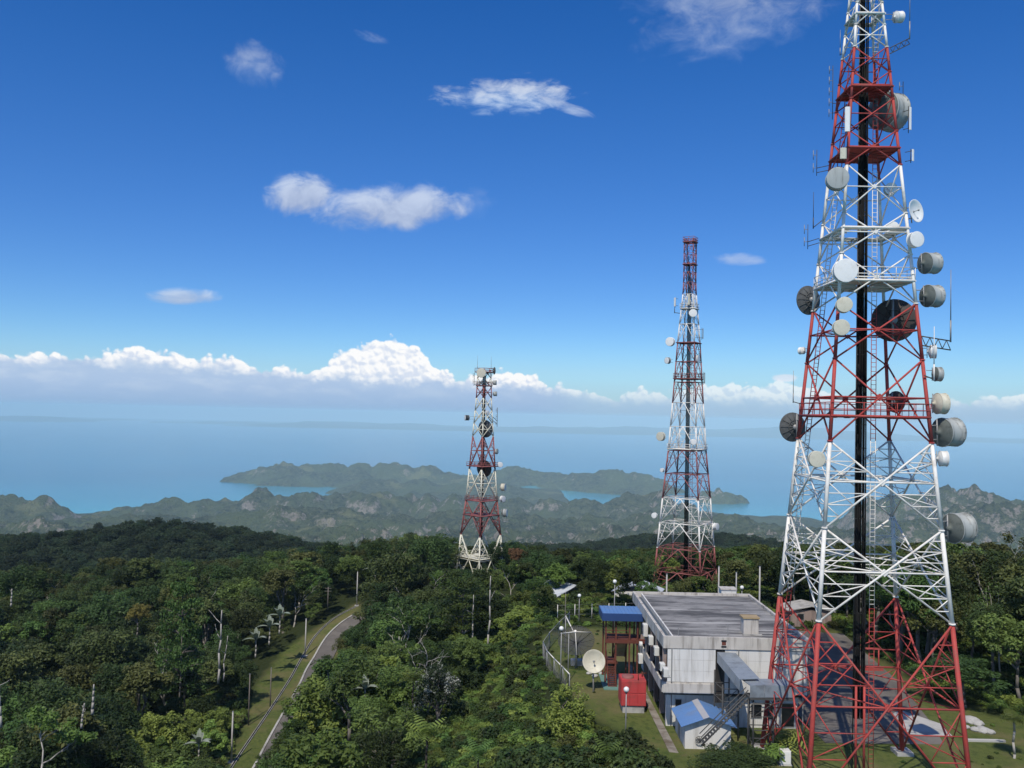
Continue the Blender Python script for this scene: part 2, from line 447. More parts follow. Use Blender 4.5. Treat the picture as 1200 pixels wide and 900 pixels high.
def tps(x, y):
    q = np.stack([np.ravel(x), np.ravel(y)], -1) / 200.0
    out = np.empty(len(q))
    for s in range(0, len(q), 20000):
        d2 = ((q[s:s + 20000, None] - _txy[None]) ** 2).sum(-1)
        out[s:s + 20000] = (0.5 * d2 * np.log(d2 + 1e-9)) @ _tw[:-3] + _tw[-3] + q[s:s + 20000] @ _tw[-2:]
    return out.reshape(np.shape(x))
def poly_sd(x, y, poly):
    """signed distance to a polygon, negative inside"""
    x = np.asarray(x, float); y = np.asarray(y, float)
    d = np.full(x.shape, 1e18); ins = np.zeros(x.shape, bool)
    n = len(poly)
    for i in range(n):
        ax, ay = poly[i][:2]; bx, by = poly[(i + 1) % n][:2]
        ex, ey = bx - ax, by - ay
        t = np.clip(((x - ax) * ex + (y - ay) * ey) / (ex * ex + ey * ey), 0, 1)
        d = np.minimum(d, (x - ax - t * ex) ** 2 + (y - ay - t * ey) ** 2)
        c = ((ay > y) != (by > y)) & (x < (bx - ax) * (y - ay) / (by - ay + 1e-12) + ax)
        ins ^= c
    return np.where(ins, -1, 1) * np.sqrt(d)
def line_d(x, y, pts):
    x = np.asarray(x, float); y = np.asarray(y, float)
    d = np.full(x.shape, 1e18)
    for (ax, ay), (bx, by) in zip([p[:2] for p in pts[:-1]], [p[:2] for p in pts[1:]]):
        ex, ey = bx - ax, by - ay
        t = np.clip(((x - ax) * ex + (y - ay) * ey) / (ex * ex + ey * ey), 0, 1)
        d = np.minimum(d, (x - ax - t * ex) ** 2 + (y - ay - t * ey) ** 2)
    return np.sqrt(d)
PLAT = [(14, 45), (14.5, 74), (12.6, 80), (9, 88), (6.8, 98), (5.2, 110), (5.0, 124), (9, 136), (20, 152), (45, 158), (62, 130), (72, 100), (76, 70), (70, 45)]
strip_poly = [tuple(p[:2]) for p in verge_left] + [(p.x + 5.0, p.y) for p in reversed(road_left)]
def ground_z(x, y):
    x = np.asarray(x, float); y = np.asarray(y, float)
    z = tps(x, y)
    z = z + (fbm(x / 16.0, y / 16.0, 3) - 0.5) * 2.0 + (fbm(x / 90.0 + 7, y / 90.0, 3) - 0.5) * np.clip((y - 200) / 40.0, 0, 14)
    rz = np.interp(y, [100, 140, 194, 224, 245, 270], [-55.5, -55.9, -54.1, -49.5, -47.0, -47.0])
    ws = 1 - sstep(poly_sd(x, y, strip_poly), 0.0, 9.0)
    z = z * (1 - ws) + rz * ws
    wp = 1 - sstep(poly_sd(x, y, PLAT), 0.0, 7.0)
    return z * (1 - wp) + ZG * wp
gz = lambda x, y: float(ground_z(np.array([x]), np.array([y]))[0])

# ground sheet (near) on a polar grid, so detail follows distance
nr, na = 330, 260
rr = 18 * (1650 / 18.0) ** np.linspace(0, 1, nr)
aa = np.radians(np.linspace(-58, 58, na))
RR, AA = np.meshgrid(rr, aa, indexing='ij')
GX, GY = RR * np.sin(AA), RR * np.cos(AA)
GZ = ground_z(GX, GY)
m, T, b = mat_base('ground', 0.95, 0.1)
at = T.add('ShaderNodeAttribute', attribute_name='turf')
geo = T.add('ShaderNodeNewGeometry')
pos = geo.outputs['Position']
n1 = T.noise(pos, 0.16, 5, 0.6); n2 = T.noise(pos, 1.6, 4, 0.6); n3 = T.noise(pos, 9.0, 3, 0.6)
turf = T.mix(n1, (0.070, 0.098, 0.024, 1), (0.135, 0.148, 0.045, 1))
turf = T.mix(T.math('MULTIPLY', T.ss(n2, 0.42, 0.66), 0.7), turf, (0.044, 0.070, 0.018, 1))
dry = T.ss(T.math('ADD', T.noise(pos, 0.13, 5, 0.65, 0.3), T.math('MULTIPLY', n2, 0.22)), 0.55, 0.74)
turf = T.mix(T.math('MULTIPLY', dry, 0.55), turf, (0.19, 0.15, 0.075, 1))
turf = T.mix(T.math('MULTIPLY', T.ss(n3, 0.4, 0.75), 0.35), turf, (0.03, 0.045, 0.012, 1))
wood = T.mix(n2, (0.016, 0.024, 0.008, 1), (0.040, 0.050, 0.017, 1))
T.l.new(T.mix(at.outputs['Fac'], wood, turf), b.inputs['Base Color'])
bn = T.add('ShaderNodeBump'); bn.inputs['Strength'].default_value = 0.6; bn.inputs['Distance'].default_value = 0.12
T.l.new(T.noise(pos, 5.0, 4, 0.7), bn.inputs['Height']); T.l.new(bn.outputs[0], b.inputs['Normal'])
M['ground'] = m
go = grid_obj('ground', np.stack([GX, GY, GZ], -1).reshape(-1, 3), nr, na, m)
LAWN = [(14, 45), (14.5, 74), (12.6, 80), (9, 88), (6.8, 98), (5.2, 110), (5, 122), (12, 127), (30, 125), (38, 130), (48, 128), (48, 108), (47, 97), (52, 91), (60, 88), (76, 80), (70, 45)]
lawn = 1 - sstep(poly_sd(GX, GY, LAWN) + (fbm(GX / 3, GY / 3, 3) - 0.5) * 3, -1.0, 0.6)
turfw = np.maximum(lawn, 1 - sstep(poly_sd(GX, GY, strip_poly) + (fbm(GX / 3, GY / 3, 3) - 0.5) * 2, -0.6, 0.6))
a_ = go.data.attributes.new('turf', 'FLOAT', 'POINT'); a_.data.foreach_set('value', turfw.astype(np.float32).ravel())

# ------------------------------------------------------------------ far lowland, karst hills, coast, peninsula
SEA = -850.0
hillspec = []
def H(lst, sx, sy, amp=0.3):
    for px, py, Y in lst:
        p = P(px, py, Y); hillspec.append((p.x, Y, p.z - SEA, sx, sy, amp))
H([(-120, 588, 5600), (-60, 586, 5600), (0, 590, 5600), (28, 589, 5500), (48, 596, 5500)], 230, 380, .45)
H([(120, 600, 6300), (145, 594, 6300), (172, 589, 6300), (200, 583, 6300), (228, 585, 6300), (255, 585, 6400), (282, 586, 6400), (302, 572, 6300), (328, 582, 6300), (360, 580, 6300), (395, 578, 6400),
   (430, 578, 6400), (462, 579, 6500), (500, 580, 6500), (540, 582, 6500), (572, 585, 6500), (610, 587, 6500), (650, 583, 6500), (690, 579, 6500), (730, 579, 6400), (766, 581, 6400), (800, 592, 6300), (845, 602, 6000)], 190, 420, .38)
H([(90, 614, 4700), (180, 606, 4800), (260, 603, 4900), (335, 598, 5000), (400, 607, 4900), (460, 603, 4900), (525, 606, 5000), (600, 606, 4900), (690, 610, 4800), (770, 612, 4700), (850, 617, 4500), (900, 612, 4600), (955, 618, 4500)], 330, 480, .35)
H([(300, 632, 3700), (420, 634, 3600), (530, 630, 3600), (640, 628, 3700), (760, 626, 3700), (880, 630, 3600)], 330, 420, .35)
H([(312, 554, 10500), (326, 547, 10500), (346, 544, 10500), (380, 545, 10600), (420, 543, 10600), (460, 545, 10700), (496, 548, 10700), (530, 555, 10700), (560, 558, 10600), (585, 555, 11200),
   (607, 549, 11200), (640, 553, 11200), (665, 559, 10800), (692, 557, 10500), (720, 553, 10500), (750, 554, 10500)], 290, 520, .50)
H([(440, 562, 9300), (490, 563, 9300), (540, 566, 9200), (590, 567, 9000)], 300, 380, .4)
H([(835, 575, 9000), (850, 573, 9000), (868, 578, 9000)], 60, 130, .4)
H([(1035, 592, 5600), (1058, 586, 5600), (1082, 579, 5600), (1106, 574, 5600), (1138, 572, 5600), (1166, 581, 5500), (1200, 590, 5500), (1250, 588, 5500), (1320, 582, 5500), (1420, 588, 5500)], 200, 560, .30)
H([(1000, 618, 4300), (1070, 610, 4400), (1140, 606, 4400), (1210, 600, 4300), (1300, 604, 4300)], 330, 420, .35)
H([(40, 622, 3900), (-80, 610, 4200), (-220, 600, 4600), (-350, 590, 5000)], 360, 420, .4)
hillspec = np.array(hillspec)
coast_px = [-400, -100, 0, 60, 110, 260, 300, 560, 600, 655, 672, 780, 800, 840, 930, 1000, 1060, 1250, 1500]
coast_Y = [7000, 6900, 6900, 7050, 7100, 7400, 8300, 8800, 10300, 10300, 8600, 8600, 8000, 7950, 7800, 7300, 6800, 6600, 6800]
def far_h(X, Y):
    px = 600 + F * X / Y
    wx = X + (fbm(X / 420, Y / 420, 4) - 0.5) * 420; wy = Y + (fbm(X / 420 + 40, Y / 420, 4) - 0.5) * 600
    c = np.interp(px, coast_px, coast_Y)
    plain = sstep(c - wy, -60, 160)
    h = -25 + plain * (33 + 18 * fbm(X / 700, Y / 700, 3))
    rd = ridged(X / 620, Y / 620, 6, 0.6); rd2 = ridged(X / 170 + 9, Y / 170, 5, 0.6); lump = fbm(X / 90, Y / 90, 4, 0.6) - 0.5
    acc = np.zeros_like(X)
    for x0, y0, hh, sx, sy, amp in hillspec:
        sel = (np.abs(X - x0) < 4 * sx) & (np.abs(Y - y0) < 4 * sy)
        if not sel.any(): continue
        e = ((wx[sel] - x0) / sx) ** 2 + ((wy[sel] - y0) / sy) ** 2
        g = np.exp(-0.7 * e ** (1.0 if sx != 290 else 1.5)) if sx < 330 else 1.0 / (1.0 + 0.55 * e ** 1.7)
        v = hh * g * (1 - amp + amp * 1.4 * rd[sel] * (0.6 + 0.65 * rd2[sel])) + g * lump[sel] * 80
        acc[sel] = np.maximum(acc[sel], v) + 0.12 * np.minimum(acc[sel], v) * 0
    sm = sstep(acc, 3, 30)
    h = np.where(acc > 3, np.maximum(h, h * (1 - sm) + (acc + np.maximum(h, 0) * 0.4) * sm), h)
    # the near mountain side rises towards the camera
    near = sstep(Y, 1400, 3600)
    h = h * near + (1 - near) * (np.interp(Y, [1000, 1400, 2200, 3000, 3800], [640, 450, 230, 110, 40]) + 60 * (rd - 0.5) + 40 * (fbm(X / 300, Y / 300, 4) - 0.5))
    return h
nr2, na2 = 560, 720
r2 = 1350 * (13000 / 1350.0) ** np.linspace(0, 1, nr2)
a2 = np.radians(np.linspace(-44, 44, na2))
R2, A2 = np.meshgrid(r2, a2, indexing='ij')
HX, HY = R2 * np.sin(A2), R2 * np.cos(A2)
HZ = far_h(HX, HY)
m, T, b = mat_base('wooded_limestone_hills', 0.95, 0.05)
geo = T.add('ShaderNodeNewGeometry'); pos = geo.outputs['Position']
at = T.add('ShaderNodeAttribute', attribute_name='rock')
n1 = T.noise(pos, 0.0022, 6, 0.62); n2 = T.noise(pos, 0.02, 5, 0.7); n3 = T.noise(pos, 0.009, 6, 0.72)
wood = T.mix(T.ss(T.math('ADD', T.math('MULTIPLY', n2, .6), T.math('MULTIPLY', T.noise(pos, 0.06, 4, 0.75), .4)), 0.36, 0.64), (0.010, 0.019, 0.010, 1), (0.105, 0.118, 0.060, 1))
wood = T.mix(T.math('MULTIPLY', T.ss(n1, 0.46, 0.60), 0.75), wood, (0.085, 0.11, 0.048, 1))
rk = T.ss(T.math('ADD', T.math('MULTIPLY', at.outputs['Fac'], 0.62), T.math('ADD', T.math('MULTIPLY', T.math('SUBTRACT', n3, 0.5), 2.2), T.math('MULTIPLY', T.math('SUBTRACT', T.noise(pos, 0.045, 5, 0.75), 0.5), 1.6))), 0.32, 0.74)
rkc = T.mix(n2, (0.12, 0.105, 0.085, 1), (0.44, 0.38, 0.32, 1))
cc = T.mix(rk, wood, rkc)
fieldm = T.ss(T.math('ADD', T.noise(pos, 0.0016, 4, 0.6), T.math('MULTIPLY', n3, 0.12)), 0.66, 0.72)
cc = T.mix(T.math('MULTIPLY', fieldm, 0.55), cc, (0.20, 0.20, 0.09, 1))
T.l.new(cc, b.inputs['Base Color'])
bn = T.add('ShaderNodeBump'); bn.inputs['Strength'].default_value = 1.0; bn.inputs['Distance'].default_value = 45.0
T.l.new(T.noise(pos, 0.03, 4, 0.75), bn.inputs['Height']); T.l.new(bn.outputs[0], b.inputs['Normal'])
ho = grid_obj('hills', np.stack([HX, HY, HZ + SEA], -1).reshape(-1, 3), nr2, na2, m)
gy_, gx_ = np.gradient(HZ)
slope = np.hypot(gy_ / np.gradient(r2)[:, None], gx_ / (R2 * (a2[1] - a2[0])))
rock = sstep(slope, 0.5, 1.3) * sstep(HZ, 20, 60) * sstep(R2, 2500, 3800)
a_ = ho.data.attributes.new('rock', 'FLOAT', 'POINT'); a_.data.foreach_set('value', rock.astype(np.float32).ravel())

# far mainland along the horizon, rising out of the haze
npx = 300
ax_ = np.linspace(-46, 46, npx)
vv_ = []
for j, t in enumerate(np.linspace(0, 1, 12)):
    Yb = 42000 + 14000 * t
    for a0 in ax_:
        x = Yb * math.tan(R(a0))
        vv_.append((x, Yb))
vv_ = np.array(vv_)
ml = fbm(vv_[:, 0] / 5200, vv_[:, 1] / 9000, 5) * 950 - 360
ml += 260 * np.exp(-((vv_[:, 0] - 9000) / 9000) ** 2)
ml *= np.repeat(np.sin(np.linspace(0, 1, 12) * math.pi) ** 0.7, npx)
ml = np.where(ml > 0, ml, -60)
m2, T, b = mat_base('far_wooded_land', 0.95, 0.05)
geo = T.add('ShaderNodeNewGeometry')
T.l.new(T.mix(T.noise(geo.outputs['Position'], 0.0006, 5, 0.6), (0.035, 0.055, 0.040, 1), (0.09, 0.105, 0.075, 1)), b.inputs['Base Color'])
grid_obj('mainland', np.c_[vv_, ml + SEA], 12, npx, m2)

# sea: one sheet to the horizon
m, T, b = mat_base('sea_water', 0.22, 0.5)
geo = T.add('ShaderNodeNewGeometry'); pos = geo.outputs['Position']
sepn = T.add('ShaderNodeSeparateXYZ'); T.l.new(pos, sepn.inputs[0])
band = T.noise(T.vmul(pos, (0.00018, 0.0007, 0)), 1.0, 5, 0.6, 0.6)
shoal = T.noise(T.vmul(pos, (0.0004, 0.0004, 0)), 1.0, 4, 0.55)
wc = T.mix(T.ss(band, 0.35, 0.65), (0.004, 0.100, 0.185, 1), (0.008, 0.150, 0.245, 1))
atn = T.add('ShaderNodeAttribute', attribute_name='shallow')
wc = T.mix(T.math('MULTIPLY', atn.outputs['Fac'], T.ss(shoal, 0.25, 0.6, 0.55, 1.0)), wc, (0.035, 0.31, 0.36, 1))
T.l.new(wc, b.inputs['Base Color'])
bn = T.add('ShaderNodeBump'); bn.inputs['Strength'].default_value = 0.35; bn.inputs['Distance'].default_value = 2.0
T.l.new(T.noise(pos, 0.02, 5, 0.7), bn.inputs['Height']); T.l.new(bn.outputs[0], b.inputs['Normal'])
sy_ = np.r_[np.linspace(-9000, 4000, 6), np.linspace(5000, 14000, 60), np.linspace(15000, 62000, 24)]
sx_ = np.r_[np.linspace(-62000, -9000, 18), np.linspace(-8000, 9000, 80), np.linspace(10000, 62000, 18)]
SX, SY = np.meshgrid(sx_, sy_, indexing='ij')
so = grid_obj('sea', np.stack([SX, SY, np.full_like(SX, SEA)], -1).reshape(-1, 3), len(sx_), len(sy_), m)
YS = np.maximum(SY, 1.0)
dcoast = SY - np.interp(600 + F * SX / YS, coast_px, coast_Y)
shal = np.exp(-np.maximum(dcoast, 0) / 1400.0)
a_ = so.data.attributes.new('shallow', 'FLOAT', 'POINT'); a_.data.foreach_set('value', shal.astype(np.float32).ravel())
# ------------------------------------------------------------------ lattice towers
def lattice(name, label, cx, cy, th, prof, nodes, bands, zb, legr, diagr, horr, mats, strut_from=99, group=None, strut_objs=False, n=6, kind='X', dbl=1.35):
    """square lattice mast: prof [(z, half side)], nodes = panel heights, bands [(z_low, 'r' or 'w')] upwards"""
    root = thing(name, label, 'radio tower', (cx, cy, zb), 0.0, group)
    red, wht = mats
    hz_ = [p[0] for p in prof]; hh_ = [p[1] for p in prof]
    half = lambda z: float(np.interp(z, hz_, hh_))
    bz = [b_[0] for b_ in bands]
    def ci(z):
        k = 0
        for i, b0_ in enumerate(bz):
            if z >= b0_: k = i
        return 0 if bands[k][1] == 'r' else 1
    ct, st = math.cos(th), math.sin(th)
    def corner(k, z):
        a, b2 = ((-1, -1), (1, -1), (1, 1), (-1, 1))[k]
        h = half(z)
        return Vector((h * (a * ct - b2 * st), h * (a * st + b2 * ct), z - zb))
    zs = sorted(set(nodes) | set(z for z in bz if nodes[0] < z < nodes[-1]))
    for k in range(4):
        bm = new()
        for z0, z1 in zip(zs[:-1], zs[1:]):
            tube(bm, corner(k, z0), corner(k, z1), legr(z0), legr(z1), 8, ci((z0 + z1) / 2))
        for z in zs[1:-1]:
            c0 = corner(k, z); tube(bm, c0 - Vector((0, 0, legr(z) * .35)), c0 + Vector((0, 0, legr(z) * .35)), legr(z) * 1.45, None, 8, ci(z))
        obj('leg', bm, [red, wht], root)
    stuffbm = new() if not strut_objs else None
    def member(nm, a, b2, r, c):
        bm = new(); tube(bm, a, b2, r, None, n)
        return obj(nm, bm, (red, wht)[c], root)
    def strut(a, b2, r, c, nm='strut'):
        if strut_objs: member(nm, a, b2, r, c)
        else: tube(stuffbm, a, b2, r, None, 4, c)
    for i, (z0, z1) in enumerate(zip(nodes[:-1], nodes[1:])):
        h0, h1 = half(z0), half(z1)
        zc = z0 + (z1 - z0) * h0 / (h0 + h1)
        cc = ci(zc)
        for k in range(4 if kind == 'K' else 0):            # K bracing: from the leg feet to the middle of the beam above
            k2 = (k + 1) % 4
            a0, b0_, a1, b1_ = corner(k, z0), corner(k2, z0), corner(k, z1), corner(k2, z1)
            cu_ = ci(z1 - .2); mid = (a1 + b1_) / 2
            member('horizontal_brace', a1, b1_, horr(z1), cu_)
            member('diagonal_brace', a0, mid, diagr(zc), cc); member('diagonal_brace', b0_, mid, diagr(zc), cc)
            sr_ = horr(zc) * .6
            for e0, e1 in ((a0, a1), (b0_, b1_)):
                for u, w_ in ((.36, .36), (.68, .68)):
                    strut(e0.lerp(e1, u), e0.lerp(mid, w_), sr_, cc)
                strut(e0.lerp(e1, .68), e0.lerp(mid, .36), sr_, cc); strut(e1, e0.lerp(mid, .68), sr_, cc)
            if k < 2 and z1 - z0 > 3: strut(mid, (corner((k + 2) % 4, z1) + corner((k + 3) % 4, z1)) / 2, sr_, cu_)
            if z1 - z0 > 3: strut(mid, (b1_ + corner((k + 2) % 4, z1)) / 2, sr_, cu_)
        for k in range(0 if kind == 'K' else 4):
            k2 = (k + 1) % 4
            a0, b0_, a1, b1_ = corner(k, z0), corner(k2, z0), corner(k, z1), corner(k2, z1)
            off = (a0 + b0_); off.z = 0; off = off.normalized() * diagr(zc) * 0.9
            member('diagonal_brace', a0 + off, b1_ + off, diagr(zc), cc)
            member('diagonal_brace', b0_ - off, a1 - off, diagr(zc), cc)
            ac, bc = corner(k, zc), corner(k2, zc)
            member('horizontal_brace', ac, bc, horr(zc), cc)
            mid = (ac + bc) / 2
            if z1 - z0 > strut_from:
                sr_ = horr(zc) * 0.62
                for leg0, legc, leg1, dend0, dend1 in ((a0, ac, a1, a0, a1), (b0_, bc, b1_, b0_, b1_)):
                    for end in (dend0, dend1):
                        m1 = end.lerp(mid, 0.5)
                        l1 = end.lerp(legc, 0.5)
                        strut(l1, m1, sr_, cc)
                        strut(m1, legc, sr_, cc)
                        if z1 - z0 > strut_from * dbl:
                            m2 = end.lerp(mid, 0.75); l2 = end.lerp(legc, 0.75)
                            m0 = end.lerp(mid, 0.25); l0_ = end.lerp(legc, 0.25)
                            strut(l2, m2, sr_, cc); strut(l1, m2, sr_, cc)
                            strut(l0_, m0, sr_, cc); strut(l1, m0, sr_, cc)
        if kind == 'X' and z1 - z0 > strut_from * 0.65:                      # plan bracing: a diamond between the four mid points
            mids = [(corner(k, zc) + corner((k + 1) % 4, zc)) / 2 for k in range(4)]
            for k in range(4):
                strut(mids[k], mids[(k + 1) % 4], horr(zc) * 0.8, cc, 'plan_brace')
                strut(corner(k, zc), (mids[k] + mids[(k + 3) % 4]) / 2, horr(zc) * 0.5, cc, 'plan_brace')
    if stuffbm is not None:
        if len(stuffbm.faces):
            o = obj('small_struts', stuffbm, [red, wht], root); o['kind'] = 'stuff'
        else: stuffbm.free()
    root['_h'] = 0
    del root['_h']
    return root, corner, half, ci
def platform(root, corner, z, zb, mat, rail=1.05, over=0.25, pr=0.035, hole=0.30, post=1.3, bx=0.11):
    cs = [corner(k, z) for k in range(4)]
    c0 = sum(cs, Vector()) / 4
    cs = [c + (c - c0).normalized() * over for c in cs]
    bm = new()
    for k in range(4):
        a, b2 = cs[k], cs[(k + 1) % 4]
        tube(bm, a, b2, bx, None, 4)
        ai, bi = c0.lerp(a, hole), c0.lerp(b2, hole)
        up = Vector((0, 0, 0.05))
        hexa(bm, [ai, a, b2, bi, ai + up, a + up, b2 + up, bi + up])
        for t in (0.25, 0.5, 0.75): tube(bm, a.lerp(b2, t) - Vector((0, 0, .09)), ai.lerp(bi, t) - Vector((0, 0, .09)), bx * .6, None, 4)
    p = obj('platform', bm, mat, root)
    if rail:
        bm = new()
        for k in range(4):
            a, b2 = cs[k], cs[(k + 1) % 4]
            L = (b2 - a).length
            for h in (rail, rail * .5): tube(bm, a + Vector((0, 0, h)), b2 + Vector((0, 0, h)), pr, None, 4)
            m_ = max(2, int(L / post))
            for j in range(m_): 
                q = a.lerp(b2, j / m_); tube(bm, q, q + Vector((0, 0, rail)), pr, None, 4)
        o = link(bpy.data.objects.new('railing', bpy.data.meshes.new('railing')), p)
        bm.to_mesh(o.data); bm.free(); o.data.materials.append(mat)
    return p
def ladder(root, name, x, y, z0, z1, ang, mats, bands, zb, w=0.45, r=0.035, step=0.35):
    dx, dy = math.cos(ang) * w / 2, math.sin(ang) * w / 2
    bm = new()
    cuts = [z0] + [b_[0] for b_ in bands if z0 < b_[0] < z1] + [z1]
    def mi(z):
        k = 0
        for i, b_ in enumerate(bands):
            if z >= b_[0]: k = i
        return 0 if bands[k][1] == 'r' else 1
    for za, zc in zip(cuts[:-1], cuts[1:]):
        for s_ in (-1, 1): tube(bm, (x + s_ * dx, y + s_ * dy, za - zb), (x + s_ * dx, y + s_ * dy, zc - zb), r, None, 4, mi((za + zc) / 2))
    z = z0
    while z < z1:
        tube(bm, (x - dx, y - dy, z - zb), (x + dx, y + dy, z - zb), r * .7, None, 4, mi(z), cap=False); z += step
    return obj(name, bm, list(mats), root)

# --- the nearest, tallest tower
TX, TY, TH = 29.95, 75.0, -0.0136
T1B = [(-40, 'r'), (-15.75, 'w'), (-1.55, 'r'), (9.85, 'w'), (21.65, 'r'), (32.0, 'w')]
h1 = lambda z: 3.965 - 0.0807 * z
T1N = [ZG, -15.75, -8.5, -1.55, 5.2, 9.85, 14.0, 17.5, 21.65, 24.6, 27.4, 29.8, 32.0, 34.0, 36.0, 38.0, 40.0, 42.0, 44.0]
T1, c1, hf1, ci1 = lattice('lattice_tower', 'tallest, nearest red and white lattice tower, hung with many dishes, its top out of frame', TX, TY, TH,
    [(ZG, h1(ZG)), (38, h1(38)), (44, h1(38))], T1N, T1B, ZG, lambda z: float(np.interp(z, [ZG, 0, 40], [0.205, 0.155, 0.10])), lambda z: float(np.interp(z, [ZG, 0, 15, 40], [0.092, 0.082, 0.066, 0.045])),
    lambda z: float(np.interp(z, [ZG, 0, 15, 40], [0.080, 0.072, 0.06, 0.04])), (M['red'], M['white']), strut_from=6.8, strut_objs=True, dbl=1.0)
for z, mt, rl in ((0.5, 'red', 1.1), (11.75, 'white', 1.1), (16.2, 'white', 0), (23.1, 'red', 0.0), (28.5, 'red', 0.0), (35.0, 'white', 0.0)):
    platform(T1, c1, z, ZG, M[mt], rail=rl, over=0.15, hole=0.22 if 3 < z < 15 or 20 < z < 30 else 0.62)
for k in range(4):                                     # plinths under the legs
    c = c1(k, ZG); bm = new(); box(bm, c.x - .75, c.x + .75, c.y - .75, c.y + .75, -0.4, 0.32); obj('footing', bm, M['concrete'], T1)
for i in range(9):                                     # plates where the braces cross
    z0, z1 = T1N[i], T1N[i + 1]; zc = z0 + (z1 - z0) * hf1(z0) / (hf1(z0) + hf1(z1))
    for k in range(4):
        a, b2 = c1(k, zc), c1((k + 1) % 4, zc); mid = (a + b2) / 2; nrm = Vector((mid.x, mid.y, 0)).normalized()
        bm = new(); tube(bm, mid - nrm * .13, mid + nrm * .13, .30 if i < 4 else .2, None, 4); obj('gusset_plate', bm, [M['red'] if ci1(zc) == 0 else M['white']], T1)
# black riser of feeder cables up the middle, on a ladder frame
bm = new()
for j in range(8):
    for q in range(2):
        x = -0.44 + j * 0.098 + q * .03 + (0.12 if j > 4 else 0); y = -0.1 + q * 0.2 + RNG.uniform(-.05, .05)
        ztop = 44 - ZG - RNG.random() * 6 - (30 if (j * 2 + q) % 5 == 0 else 12 if (j + q) % 3 == 0 else 0)
        zz_ = np.linspace(5.2, ztop, 7)
        poly_tube(bm, [(x * (1 - .32 * k / 6) + RNG.uniform(-.02, .02), y, z_) for k, z_ in enumerate(zz_)], 0.055, 5)
o = obj('feeder_cables', bm, M['black'], T1); o['kind'] = 'stuff'
bm = new()
for s_ in (-.5, .5): tube(bm, (s_, .1, 0), (s_ * .7, .1, 74), 0.05, None, 4)
for j in range(36): w_ = .5 * (1 - .3 * (2 + j * 2) / 74); tube(bm, (-w_, -.02, 2 + j * 2), (w_, -.02, 2 + j * 2), 0.04, None, 4)
obj('cable_frame', bm, M['darksteel'], T1)
for s_ in (-.35, .35):
    bm = new(); tube(bm, (s_, -.2, 0), (s_, -.2, 8), 0.11, None, 6); obj('cable_post', bm, M['red'], T1)
ladder(T1, 'ladder', 0.95, -0.15, ZG, 42, 0.0, (M['red'], M['white']), T1B, ZG, 0.42, 0.032, 0.38)
# climbing ladder hugging the far left leg
def leg_ladder(root, k, corner, z0, z1, mats, bands, zb, off):
    bm = new()
    steps = 60
    for i in range(steps):
        za, zc = z0 + (z1 - z0) * i / steps, z0 + (z1 - z0) * (i + 1) / steps
        a, b2 = corner(k, za) + off, corner(k, zc) + off
        kk = 0
        for q, b_ in enumerate(bands):
            if za >= b_[0]: kk = q
        mi = 0 if bands[kk][1] == 'r' else 1
        for s_ in (-.22, .22): tube(bm, a + Vector((s_, s_ * .4, 0)), b2 + Vector((s_, s_ * .4, 0)), 0.04, None, 4, mi, False)
        for t in (0, .33, .66): q = a.lerp(b2, t); tube(bm, q + Vector((-.22, -.09, 0)), q + Vector((.22, .09, 0)), 0.025, None, 4, mi, False)
    return obj('leg_ladder', bm, list(mats), root)
leg_ladder(T1, 3, c1, ZG + 1, 36, (M['red'], M['white']), T1B, ZG, Vector((.75, -.25, 0)))

# --- dishes and aerials.  facing: degrees clockwise from straight away from the viewpoint
def face_rot(o, azd, eld=0.0):
    o.rotation_euler = (0, -R(eld), R(90 - azd))
def mount(root, back, r, reach, mat, side=0.0):
    bm = new()
    pr = max(0.035, r * .055)
    tube(bm, (-back, 0, -r * .95), (-back, 0, r * .95), pr, None, 6)
    for h in (-r * .5, r * .5): tube(bm, (-back, 0, h), (-back - reach, side, h), pr * .8, None, 4)
    tube(bm, (-back, 0, 0), (-back + back * .55, 0, 0), pr * 1.6, None, 6)
    return obj('mount', bm, mat, root)
def drum(label, loc, r, azd, depth=None, shell='greydrum', front='radome', el=0.0, reach=0.8, group=None, cat='microwave dish', name='drum_dish', side=0.0, seg=28):
    """shrouded microwave dish: curved reflector behind, cylindrical shroud, nearly flat radome in front"""
    depth = depth or r * 1.0
    root = thing(name, label, cat, loc, 0, group); face_rot(root, azd, el)
    bm = new()
    lathe(bm, [(-depth * .5, r), (depth * .46, r), (depth * .46, r * 1.045), (depth * .54, r * 1.045), (depth * .54, r * .985)], seg)
    lathe(bm, [(-depth * .53, r * 1.0), (-depth * .53, r * 1.05), (-depth * .46, r * 1.05), (-depth * .46, r)], seg)
    if r > .7:
        for k in range(seg // 2):
            t = 4 * math.pi * k / seg; q = Vector((0, math.cos(t), math.sin(t)))
            tube(bm, Vector((depth * .40, 0, 0)) + q * r * 1.03, Vector((depth * .56, 0, 0)) + q * r * 1.03, r * .03, None, 4)
    obj('shroud', bm, M[shell], root)
    bm = new(); lathe(bm, [(depth * .54, r * .985), (depth * .57, r * .7), (depth * .585, r * .35), (depth * .59, 0.001)], seg); obj('radome', bm, M[front], root)
    bm = new(); lathe(bm, [(-depth * .5, r), (-depth * .5 - r * .16, r * .78), (-depth * .5 - r * .29, r * .45), (-depth * .5 - r * .33, r * .16), (-depth * .5 - r * .5, r * .15), (-depth * .5 - r * .5, 0.001)], seg)
    obj('reflector', bm, M['drumback' if shell == 'greydrum' else shell], root)
    mount(root, depth * .5 + r * .45, r, reach, M['steel'], side)
    return root
